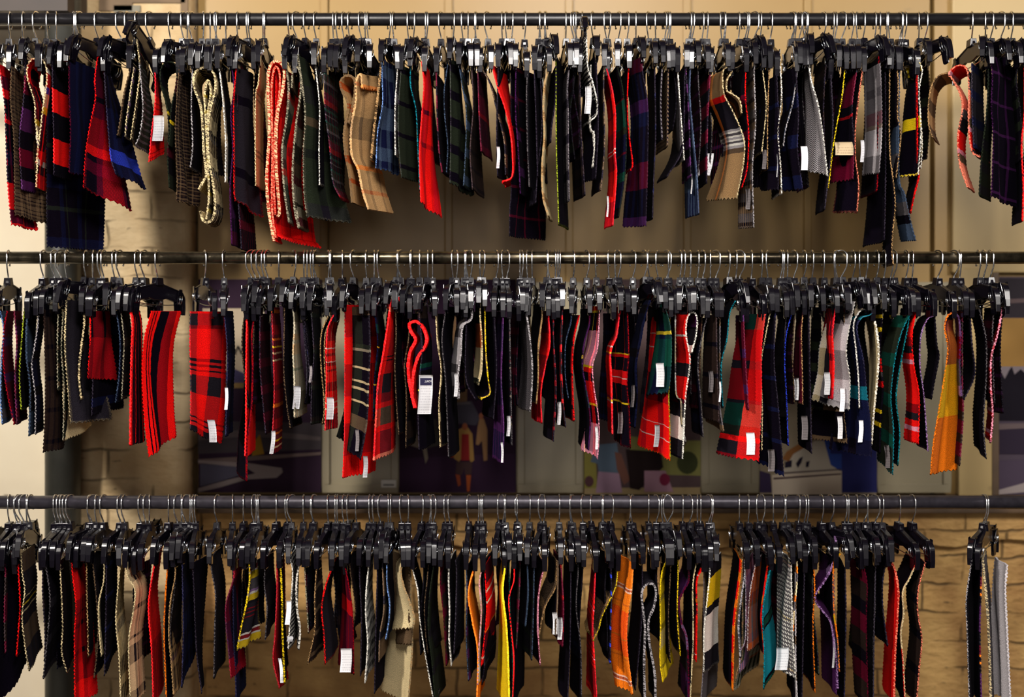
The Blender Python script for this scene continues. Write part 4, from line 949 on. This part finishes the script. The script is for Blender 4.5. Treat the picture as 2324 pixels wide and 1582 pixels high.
BOTTOM = '''
purple black broad swatch at left end|-6,1300 -8,1400 -4,1500 -6,1600|56,74,-70|k60||
maroon short swatch|12,1310 10,1400 12,1480|16,16,0|b40m60||
red edged narrow swatch|42,1300 45,1380 37,1490|6,8,0|d60||e=r
plaid with yellow and cream diagonals|50,1300 56,1340 50,1400 57,1470 66,1522|30,30,-20|x52c3k12y5k12c4k30h50|x20b10|e=c
charcoal swatch with grey dotted edge|103,1300 113,1350 110,1420 104,1480 98,1540|24,30,-10|k60x20||e=e
black swatch with white dotted edge|136,1270 139,1340 142,1420 140,1480 152,1526|18,22,0|k60||e=c
deep red and black plaid|164,1300 172,1370 169,1450 170,1600|24,48,0|r60d30k4d20k10d50k12d60|d30r16k10|e=r
tan dotted black strip|197,1350 199,1420 200,1490|12,16,0|k60||e=t
ivory edged strip|235,1318 224,1370 225,1430 230,1488|9,7,0|c300||e=c
pointed black navy swatch|242,1290 240,1400 237,1532|24,30,-30|k60n10||
green grey and cream plaid|276,1285 267,1340 263,1410 270,1490 274,1600|12,24,0|c20k20g40x40c8e24c60x40|c10k6|e=c
cream and charcoal large plaid|288,1305 306,1340 302,1390 292,1460 296,1600|26,36,0|x20c54x10c60x6c14x40c60x20c40|c30x12c8k5|e=c
bright red slim swatch|352,1290 340,1340 337,1390 344,1480 348,1600|8,16,0|d50r120d80|r10d6|
orange brown edged swatch|380,1285 374,1370 372,1440 374,1500 378,1600|8,8,0|j60o20||e=o
tan and grey striped plaid|397,1310 386,1370 383,1440 388,1500 394,1578|12,26,0|h40t12x5t9x8p10t14b8|t16x6h8|e=t
blue black pleated swatch|414,1320 416,1430 412,1560|16,34,-60|n40k30|n8k6|
black swatch tapering to a point|440,1340 446,1480 458,1572|36,4,0|k200||
charcoal plain swatch with pale edge|480,1295 489,1350 487,1430 485,1540|20,24,0|x300|k10x8|e=e
crimson and navy block swatch|530,1312 513,1370 513,1420 518,1470 524,1538|18,34,0|m30m70n80d50|m24n10|
long navy strip below crimson block|530,1440 534,1520 536,1600|18,20,0|n60|| z=15
grey swatch with yellow ends and pink stripes|566,1318 559,1370 548,1420 538,1474|14,50,0|e24v5w5y14k6x10d3x6d3x6d3x34w4d8w4y16|x30|th=3.4 e=y tag=
charcoal flap behind yellow striped one|600,1330 606,1380 602,1450|18,24,-8|x60k20||z=10 e=e
black ribbon with yellow speckled edge|636,1296 640,1360 641,1440 646,1550|5,6,0|k40||e=y th=4
maroon swatch with slanted paper label|628,1350 624,1440 620,1500 634,1560|12,16,14|d300||tag=631,1494,638,1550,6
white flecked tweed with paper labels|658,1240 664,1300 660,1370 654,1474|10,22,0|w60||p=D k=x e=w tag=650,1364,661,1418,-3 tag2=651,1444,664,1456
black and white nubby edge strip|681,1250 673,1320 674,1380 681,1430 678,1474|-8,-8,0|w60||p=D k=k e=w th=4
brown and olive folded swatch|692,1300 696,1370 700,1436|14,18,0|m30g30||e=q
olive brown tapering swatch|718,1290 714,1360 714,1430 698,1506|10,34,-6|b40h10||e=t
charcoal swatch with crimson edge|753,1290 739,1330 730,1380 735,1440 738,1506|12,32,-6|x100||e=r th=3.2
red and maroon swatch with large label|784,1290 792,1330 799,1380 802,1440 803,1530|-12,-34,4|m74r34m120|m30d14|e=d tag=773,1472,798,1526,-1
black pleated long swatch|816,1310 820,1400 818,1532|10,14,0|k60|k5b4|
black and white gingham ribbon|838,1292 831,1340 830,1400 834,1460 828,1548|10,20,0|w12x12|w9x9|e=w
jagged black swatch beside gingham|856,1310 853,1420 850,1572|8,12,0|k60||
taupe edged long swatch|868,1290 871,1380 862,1440 860,1500|14,16,0|h60x20||
pale blue and white edged ribbon|878,1324 884,1370 882,1410 875,1452|5,5,0|s60||e=B
large cream felt swatch folded forward|918,1268 910,1295 916,1330 928,1362 940,1400 937,1424|-5,-50,30|c400||e=t th=4
cream felt lower lobe|933,1380 936,1440 934,1500 926,1600|-56,-70,0|c400||e=t th=4 z=24
brown curled flap in front of felt|930,1402 935,1430 932,1462|-56,-60,34|h60||e=h z=12 th=4
white edged black swatch over felt|935,1288 948,1340 952,1400 964,1480 984,1590|6,22,0|k60||e=w
grey olive brushed swatch|987,1288 975,1350 972,1430 980,1500 988,1600|10,22,0|g60x20||e=g
dark maroon swatch centre left|1000,1330 1007,1400 1013,1510|8,14,0|m20b30||e=m
black and white dotted edge ribbon|1018,1328 1020,1390 1019,1450 1024,1510|4,5,0|x60||p=D k=w e=w
black frilly swatch|1036,1300 1034,1400 1030,1482|16,18,0|k60||p=D k=x
dark mixed edge strip|1058,1290 1060,1350 1058,1440 1063,1545|5,6,0|x30p20||e=s
orange wavy swatch|1078,1280 1063,1345 1072,1410 1084,1480 1082,1600|10,16,0|o300||th=3.4
cream and pink striped edge ribbon|1097,1268 1088,1320 1092,1390 1087,1470 1084,1552|6,6,0|c60w20||e=i
red tartan with white flecks|1100,1285 1103,1340 1104,1400 1092,1510|14,26,-10|m40r14w5r20w4r60o5||e=r
black navy squarish swatch|1098,1440 1100,1500 1094,1552|20,26,-20|k60x6||z=15
bright yellow felt swatch|1147,1316 1141,1345 1149,1420 1153,1490 1156,1600|-4,-30,0|y400||th=4
black swatch with green flecked edge|1156,1320 1158,1400 1163,1500 1162,1600|-5,-7,0|k60f6||e=f
scarlet edge beside yellow felt|1166,1318 1155,1360 1160,1430 1166,1500 1162,1600|3,4,0|r300||
maroon brown strip|1180,1310 1176,1400 1172,1470|-8,-10,0|m20b30||
slate blue edged swatch|1196,1290 1199,1350 1193,1422|-4,-7,0|s60||e=s
charcoal tall swatch|1210,1290 1211,1380 1207,1498|-14,-18,6|x30g10||e=s
pink edged ribbon|1236,1276 1224,1340 1221,1420 1226,1510|-3,-5,0|m70i60i30||e=i
sparkling taupe swatch|1263,1318 1258,1340 1240,1372 1229,1410 1224,1440|-22,-6,0|h60t20||p=T e=t
taupe swatch with narrow printed label|1266,1340 1264,1400 1262,1440|-8,-10,0|h60||tag=1253,1390,1264,1440,2
maroon swatch with bright paper label|1272,1290 1278,1350 1279,1400 1277,1468|-8,-14,0|m60d10||tag=1266,1402,1276,1452
long black swatch in centre|1296,1290 1294,1450 1288,1600|-12,-14,0|k60||
black grey edged wavy swatch|1312,1300 1308,1380 1318,1470 1320,1600|-8,-12,0|k60||e=e
narrow red and black tartan|1353,1300 1348,1380 1346,1440 1356,1600|-6,-24,0|m60r8k4r7k4i2r8k4r6k5|r8k3|
gold flecked tweed curving|1404,1300 1398,1330 1380,1370 1366,1400 1358,1430 1346,1452|-18,-6,0|h60t20||p=T e=y
royal blue and black strip|1388,1350 1386,1420 1385,1505|-12,-14,0|k30u8||
bright orange plaid|1437,1296 1432,1345 1424,1400 1423,1470 1436,1576|-27,-42,0|o40w3p5w3o26j3o12r60j4r34o6j3o44w3p6w3o30j3o20|o9j2o10j2o12|th=3.6
large black swatch right of orange plaid|1458,1320 1455,1430 1442,1566|-18,-24,0|k60||
charcoal fuzzy looped swatch|1464,1600 1462,1500 1464,1430 1459,1380 1457,1345 1466,1328 1482,1326 1489,1345 1484,1378 1472,1410 1474,1460 1486,1530 1488,1600|-12,-12,0|x300||e=l th=5
yellow and navy checked cloth|1514,1284 1502,1300 1498,1350 1499,1420 1498,1500 1504,1546|8,16,0|y36x8y26x6e8y50x14c40|y18b4y18|e=y
yellow speckled edge black strip|1539,1305 1537,1380 1539,1430 1544,1486|-5,-6,0|k60||e=y
maroon curved edge lilac swatch|1563,1318 1549,1345 1541,1370 1548,1420 1560,1460 1564,1600|-12,-18,0|p100v60x60||e=m th=4
cream navy and yellow dotted edge|1582,1270 1573,1325 1573,1390 1573,1460 1566,1600|-6,-8,0|c40n30||e=c
scarlet and orange tartan strip|1597,1272 1582,1320 1582,1390 1580,1500|-6,-10,0|r24w3r36m14o8m30r60||e=r
yellow grey and white block swatch|1610,1312 1604,1370 1598,1430 1597,1526|24,32,10|y64x20w80x70||e=w th=3.2
grey blanket corner below block swatch|1597,1480 1590,1600|26,34,0|e200||z=20
orange red speckled edge strip|1681,1300 1675,1350 1668,1410 1665,1480 1663,1566|-5,-6,0|o20r40||e=o
silver blue speckled swatch|1690,1305 1682,1360 1676,1420 1680,1492|6,12,0|s60e20||e=l th=4
rust red and grey blanket swatch|1716,1288 1703,1340 1698,1400 1696,1478|16,34,0|j60m20g10e60s20|j20e8|e=l
pink lilac and blue blanket swatch|1692,1440 1680,1480 1678,1526|20,34,0|m20i20v20s16e10|v10i6|z=8 e=l
olive green check blanket swatch|1684,1470 1674,1520 1664,1568|24,50,-16|g30q20j6|q10g8|z=12 e=t
teal blanket stripe swatch|1749,1286 1738,1340 1731,1400 1735,1480 1733,1562|8,32,-20|a116k5f16k6a10a100k8f30||e=a th=3.4
red speckled edge beside teal|1745,1290 1734,1345 1728,1400 1732,1440 1735,1484|-3,-4,0|r60o20||e=r
white grey tweed with large label|1795,1288 1797,1360 1799,1440 1806,1540|-24,-48,-8|w12x4w10x5w12w70y8w92x4w4x5y6j6|w6x2|p=D k=e e=w th=3.4 tag=1762,1470,1790,1521,-3
orange flecked strip right of tweed|1809,1320 1803,1380 1800,1440|-5,-6,0|c30o14e20||
pale grey plain strip|1806,1380 1806,1500 1810,1600|-8,-10,0|l60h20||z=15
black tall pair right of tweed|1826,1290 1823,1440 1820,1600|-14,-16,0|k60||
orange dotted edge brown swatch|1846,1280 1849,1340 1845,1420 1850,1570|-10,-12,0|k40b20||e=o
purple swatch with s shaped mauve edge|1897,1226 1890,1280 1872,1318 1853,1345 1851,1365 1868,1388 1884,1410 1892,1450 1899,1510 1901,1564|-4,-10,0|v80p120||e=v th=4
deep purple broad swatch|1893,1410 1897,1480 1898,1575|-34,-30,6|p400||z=8
rainbow dotted edge swatch|1908,1224 1894,1275 1891,1320 1893,1390 1901,1450 1905,1522|-5,-7,0|y20o30e50s40||e=o tag=1890,1450,1895,1516,-1
navy black swatch with slit beyond|1918,1290 1920,1400 1916,1600|-12,-14,0|k60n10||
red brown edged black swatch|1960,1284 1968,1330 1966,1420 1970,1600|-34,-30,0|m40b40k30||e=m
charcoal plain tall swatch|1987,1290 1984,1420 1982,1600|-14,-16,0|x60||
bright scarlet felt swatch|2017,1272 2030,1290 2039,1340 2037,1400 2032,1480 2029,1600|-18,-26,0|r400||e=z th=4
cream and red curved edge swatch|2082,1296 2064,1314 2049,1345 2051,1395 2045,1440 2050,1500 2055,1600|-4,-7,0|c180r140||e=c
brown swatch with coral dotted edge|2093,1294 2085,1335 2083,1390 2092,1450 2086,1520 2080,1600|-26,-28,0|b60k20||e=z
pale edged charcoal swatch near right end|2198,1296 2193,1360 2195,1440 2200,1600|14,18,0|x60||e=l
navy tartan with orange flecks|2228,1280 2226,1360 2224,1440 2228,1600|-8,-10,0|k30m20o6k10o5k20p60||
cream dotted edge strip near right end|2240,1292 2238,1350 2244,1440 2249,1600|5,6,0|e60||e=c th=5
plain light grey felt swatch|2286,1276 2282,1340 2286,1440 2294,1600|-28,-42,0|l400||th=4
'''
# ------------------------------------------------------------------ hang everything
def parse(txt):
    out = []
    for ln in txt.strip().splitlines():
        f = ln.split('|')
        pts = [tuple(map(float, p.split(','))) for p in f[1].split()]
        F = tuple(map(float, f[2].split(',')))
        op = {}
        for t in f[5].split() if len(f) > 5 else []:
            k, _, v = t.partition('=')
            if v: op[k] = v
        out.append(dict(desc=f[0].strip(), pts=pts, F=F, V=f[3].strip(), U=f[4].strip(), op=op))
    return out

PALE = [('near-black', 'k60', 'k7x4'), ('blue-black', 'k40n10', 'k8n3'), ('plum-black', 'k30p8', 'k9m3'), ('brown-black', 'k30b20', 'k6b5'),
        ('green-black', 'k30g20', ''), ('charcoal', 'k20x20', 'x5k5'), ('dark maroon', 'k30m16', 'k8m4')]
ENV = {'top': [(0, 480), (110, 420), (200, 420), (300, 330), (360, 330), (440, 440), (560, 480), (640, 480), (780, 430), (900, 350), (1000, 390), (1120, 390), (1230, 470), (1330, 420), (1430, 470), (1500, 330), (1600, 450), (1700, 430), (1900, 450), (2040, 500), (2100, 360), (2330, 440)],
       'middle': [(0, 960), (100, 990), (230, 950), (300, 900), (500, 940), (600, 940), (700, 930), (830, 960), (960, 980), (1100, 880), (1150, 960), (1230, 920), (1340, 980), (1500, 960), (1700, 960), (1900, 950), (2060, 980), (2120, 880), (2250, 960)],
       'bottom': [(0, 1540), (120, 1500), (200, 1560), (400, 1500), (520, 1500), (640, 1440), (760, 1470), (880, 1540), (1040, 1480), (1200, 1470), (1300, 1540), (1420, 1540), (1550, 1500), (1650, 1520), (1800, 1540), (1900, 1540), (2080, 1560), (2330, 1560)]}
WORDS = ['', 'second ', 'third ', 'fourth ', 'fifth ', 'sixth ']
M['clothtag'] = M['paper']
SPECIAL = {('top', 341): (R(-36), R(-10)), ('top', 1322): (R(-42), R(0)), ('top', 2236): (R(-13), R(-24)), ('top', 224): (R(-14), R(-18)), ('top', 289): (R(-12), R(-16)), ('top', 567): (R(-12), R(-14)), ('top', 695): (R(-13), R(-16)), ('top', 965): (R(-10), R(-14)), ('top', 1831): (R(-16), R(18)), ('top', 1690): (R(-13), R(14)), ('top', 1958): (R(-13), R(14)), ('top', 829): (R(-13), R(-18)),
           ('middle', 195): (R(-14), R(-14)), ('middle', 465): (R(4), R(28)), ('middle', 358): (R(-2), R(-22)), ('middle', 1462): (R(-14), R(14)), ('middle', 1652): (R(-13), R(14)),
           ('middle', 1909): (R(-12), R(14)), ('middle', 667): (R(-14), None), ('middle', 901): (R(-12), None), ('middle', 1090): (R(-13), R(0)), ('bottom', 1885): (R(-12), R(12)),
           ('bottom', 2070): (R(2), R(10)), ('bottom', 2232): (R(0), R(-38)), ('bottom', 2237): (R(7), R(-32))}
def label_for(row): return row + ' rail'
def cut(t):
    w_ = t.split(); return t

def build_row(row, txt, drop):
    rz = RZ[row]; hooks = sorted(float(h) for h in HOOKS[row].split())
    sw = parse(txt)
    yn0 = -.078
    for s in sw:
        s['yn'] = yn0 + float(s['op'].get('z', 0)) / 1000
        hi = min(s['pts'], key=lambda p: p[1])
        s['loop'] = s['pts'].index(hi) not in (0,)
        s['ax'] = P(hi[0], hi[1], s['yn']).x * 1000
    for s in sw:
        s['hero'] = (max(abs(s['F'][0]), abs(s['F'][1])) >= 28 or 'tag' in s['op'] or s['loop']) and 'z' not in s['op']
        if s['hero']: s['yn'] -= .008
        xs_ = [p[0] for p in s['pts'][:max(3, len(s['pts']) * 3 // 4)]]; Fm = (s['F'][0] + s['F'][1]) / 2
        s['rng'] = (min(xs_) + min(0, Fm), max(xs_) + max(0, Fm))
    heroes = [s for s in sw if s['hero']]
    sw.sort(key=lambda s: s['ax'])
    n, m = len(sw), len(hooks)
    if n > m: raise RuntimeError('more swatches than hooks on ' + row)
    INF = 1e18; SHARE = 26 ** 1.3          # a swatch far from any free hook shares its neighbour's hanger
    cost = np.full((n + 1, m + 1), INF); cost[0, :] = 0; take = np.zeros((n + 1, m + 1), int)
    for i in range(1, n + 1):
        for j in range(0, m + 1):
            opts = [(cost[i - 1, j] + SHARE, 2)]
            if j: opts += [(cost[i - 1, j - 1] + abs(sw[i - 1]['ax'] - hooks[j - 1]) ** 1.3, 1), (cost[i, j - 1], 0)]
            cost[i, j], take[i, j] = min(opts)
    i, j, own, shared = n, m, {}, []
    while i > 0:
        if take[i, j] == 1: own[j - 1] = sw[i - 1]; i -= 1; j -= 1
        elif take[i, j] == 2: shared.append(sw[i - 1]); i -= 1
        else: j -= 1
    jobs = [(j, hx, own.get(j), False) for j, hx in enumerate(hooks)]
    for s in shared:
        j = min(range(m), key=lambda q: abs(hooks[q] - s['ax'])); jobs.append((j, hooks[j], s, True))
    rng = random.Random(hash(row) & 0 or len(row) * 13)
    last, cnt, pend = None, 0, []
    envx, envy = zip(*ENV[row])
    jaw = P(0, 0, 0).z
    jobs = jobs[:m] + jobs[m:]
    for j, hx, s, share in jobs:
        X = hx / 1000
        roll = max(-.27, min(.25, rng.gauss(0, .11))); hy = rng.gauss(0, .22); yaw = None
        key = (row, int(hx))
        if s:
            yaw = math.atan2(s['ax'] / 1000 - X, .080) * .8
            yaw = max(-.42, min(.42, yaw)) * -1 * -1
        else:
            yaw = rng.gauss(0, .07)
        yaw_b = yaw           # positive: near end swings to the right
        if key in SPECIAL:
            r_, y_ = SPECIAL[key]; roll = r_
            if y_ is not None: yaw_b = y_
        if DBG and s and abs(yaw) > .3: print('YAW', row, hx, s['ax'], s['desc'])
        # near end lies towards -Y: a positive yaw_b means near x = X + .08 tan(yaw_b), i.e. rotation about Z by +yaw_b
        H = None if share else hanger(X, rz, yaw_b, roll, hy)
        if share: roll = 0
        Mroot = Matrix.Translation((X, 0, rz)) @ Matrix.Translation((0, 0, -.054)) @ Matrix.Rotation(yaw_b, 4, 'Z') @ Matrix.Rotation(roll, 4, 'X') @ Matrix.Translation((0, 0, .054))
        loc, rot, _ = Mroot.decompose()
        if H: H.location = loc; H.rotation_euler = rot.to_euler('XYZ'); hk = HK[-1]
        Mh = Matrix.Translation((X, 0, rz)) @ Matrix.Rotation(hy, 4, 'Z')
        loc, rot, _ = (Mroot.inverted() @ Mh).decompose()
        if H: hk.location = loc; hk.rotation_euler = rot.to_euler('XYZ')
        near = Mroot @ Vector((0, -.0735, -.117)); far = Mroot @ Vector((0, .0735, -.117))
        dz = far.z - near.z
        if s:
            d = s['desc']; yn = s['yn']; op = s['op']; pts = list(s['pts'])
            top = pts[0]; k = (D + yn) / D
            jy = PY - (near.z - ZC) * 1000 / k
            v0 = 0.0
            if not s['loop']:
                if top[1] > jy + 14: v0 = (top[1] - jy) / 1000
                jx = (near.x - CX) * 1000 / k + CX * 1000
                if top[1] > jy + 14: pts = [(top[0] * .6 + jx * .4, jy)] + ([( top[0], top[1])] if top[1] > jy + 26 else []) + pts[1:]
                elif top[1] < jy - 4 and len(pts) > 1 and pts[1][1] > jy + 8: pts[0] = (top[0], jy)
            wd = float(op.get('w', 150)) / 1000
            F = s['F']; eo = 0
            if not s['loop'] and max(abs(F[0]), abs(F[1])) <= 13 and 'ribbon' not in d and 'strip ' not in d + ' ' and 'scrap' not in d and float(op.get('th', 0)) < 3.3:
                sg = 1 if F[1] >= 0 else -1
                F = (sg * max(abs(F[0]), 20), sg * 26, F[2]); eo = .006
            elif not s['loop'] and max(abs(F[0]), abs(F[1])) < 20 and float(op.get('th', 0)) < 3.3:
                sg = 1 if F[1] >= 0 else -1
                if 'strip' in d or 'ribbon' in d: eo = .02 if abs(F[1]) > 5 else .012
                F = (sg * max(abs(F[0]), 16), sg * 24, F[2]); eo = eo or 0
            mat = cloth_mat(s['V'], s['U'], op.get('e', ''), op.get('p', ''), k2=op.get('k', ''), eo=eo)
            if s['loop']: wd *= .8
            elif s['hero']: wd = .095 if max(abs(F[0]), abs(F[1])) >= 34 else .12
            o, G = cloth('fabric_swatch', pts, yn, wd, F[0], F[1], F[2], mat, float(op.get('th', 2.6)) / 1000, seed=j + len(row) * 200 + 77 * share, v0=v0)
            tag(o, d + (', ' if len(d.split()) < 14 else ' ') + label_for(row), 'fabric swatch', 'fabric swatches on the %s rail' % row)
            for tk in ('tag', 'tag2'):
                if op.get(tk):
                    a = op[tk].split(','); px = tuple(map(float, a[:4])); sk = float(a[4]) if len(a) > 4 else 0
                    kind = a[5] if len(a) > 5 else ''
                    ya, yb = tag_depth(G, px, yn)
                    q = paper('label', px, M['greytag'] if kind == 'g' else M['creamtag'] if kind == 'y' else M['paper'], ya, yb, .034, sk, o)
                    if not kind: q['label'] = 'white paper label'
                    if kind == 'y': q['label'] = 'cream curved label'
                    if kind == 'g': q['label'] = 'dark grey woven label'
                    if kind == 'W': q['label'] = 'large printed white label'; big_label(q, px, ya, yb)
            if H: tag(H, 'black clip hanger carrying the %s, %s' % (d, label_for(row)), 'clothes hanger', 'clip hangers on the %s rail' % row)
            if H: last, cnt = d, 0
        else:
            x0 = ((near.x - CX) / ((D + yn0) / D) + CX) * 1000; k = (D + yn0) / D
            jy = PY - (near.z - ZC) * 1000 / k
            e = float(np.interp(hx, envx, envy)) - abs(rng.gauss(0, 34)) - 6
            e = max(e, jy + 150)
            nat = 2 * .0735 * math.tan(yaw_b) * 0
            a1, p1 = rng.uniform(2, 8), rng.uniform(0, 6); pts = [(x0 + a1 * (math.sin(p1 + q * 4.5) - math.sin(p1)) + rng.uniform(-1, 1), jy + (e - jy) * q) for q in (0, .25, .5, .75, 1)]
            c = PALE[rng.randrange(len(PALE))]; sgn = 1 if hx < 1180 else -1
            mat = cloth_mat(c[1], c[2], rng.choice(['', '', 'x', 'h', 'e']))
            back = any(h['rng'][0] - 3 < pts[2][0] < h['rng'][1] + 2 for h in heroes)
            o, G = cloth('fabric_swatch', pts, (.018 if back else -.068) + rng.uniform(0, .006), .07 if back else .14, sgn * rng.uniform(16, 26), sgn * rng.uniform(22, 38), rng.uniform(-10, 8), mat, .0026, seed=j + 900 + len(row))
            cnt += 1
            if last is None: last = own[min(own)]['desc']; base = 'left of'
            else: base = 'right of'
            tag(o, '%s swatch %snext %s the %s, %s' % (c[0], WORDS[cnt - 1], base, last, label_for(row)), 'fabric swatch', 'fabric swatches on the %s rail' % row)
            tag(H, 'black hanger, %snext %s the %s, %s' % (WORDS[cnt - 1], base, last, label_for(row)), 'clothes hanger', 'clip hangers on the %s rail' % row)
            if base == 'left of': last = None

def tag_depth(G, px, yn):
    """depths of the cloth under the two side edges of a label, so that it lies just in front of it"""
    k = (D + G[..., 1]) / D
    gx = ((G[..., 0] - CX) / k + CX) * 1000; gy = PY - (G[..., 2] - ZC) * 1000 / k
    row = (gy > px[1] - 6) & (gy < px[3] + 10)
    out = []
    for x in (px[0], px[2]):
        m = row & (np.abs(gx - x) < 5)
        out.append(float(G[..., 1][m].min()) - .006 if m.any() else None)
    m = row & (gx > px[0] - 4) & (gx < px[2] + 4)
    lo = float(G[..., 1][m].min()) - .006 if m.any() else yn - .004
    a, b_ = [lo if v is None else v for v in out]
    # keep it from turning edge-on
    lim = .034
    if abs(a - b_) > lim:
        if a < b_: b_ = a + lim
        else: a = b_ + lim
    return a, b_

def big_label(q, px, ya, yb):
    hb = M.get('navy_print') or M.setdefault('navy_print', simple('navy_label_print', (.02, .018, .07), .7))
    x0, y0, x1, y1 = px
    ang = math.atan2(yb - ya, (x1 - x0) / 1000)
    # header block and the mill's name follow the label's own plane
    def onlab(s, t, off): 
        yy = ya + (yb - ya) * s + .0016 * math.sin(t * 5 + s * 2) - off
        return P(x0 + (x1 - x0) * s - 3 * t + 1.2 * math.sin(t * 4), y0 + (y1 - y0) * t, yy)
    v = [onlab(s, t, .0012) for t in (.08, .26) for s in (.08, .92)] + [onlab(s, t, .0004) for t in (.08, .26) for s in (.08, .92)]
    meshobj('printed_header', v, [(0, 2, 3, 1), (4, 5, 7, 6), (0, 1, 5, 4), (2, 6, 7, 3), (0, 4, 6, 2), (1, 3, 7, 5)], hb, q)
    text_mesh('lettering', 'WOOLRICH', .0060, M['paper'], q, onlab(.5, .17, .0022), (R(90), 0, ang), .0002)

DBG = False
HK = []
_oldh = hanger
def hanger(x, z, yaw, roll, hy):
    r = _oldh(x, z, yaw, roll, hy)
    HK.append(LASTHOOK[0]); return r
build_row('top', TOP, 0)
build_row('middle', MIDDLE, 0)
build_row('bottom', BOTTOM, 0)
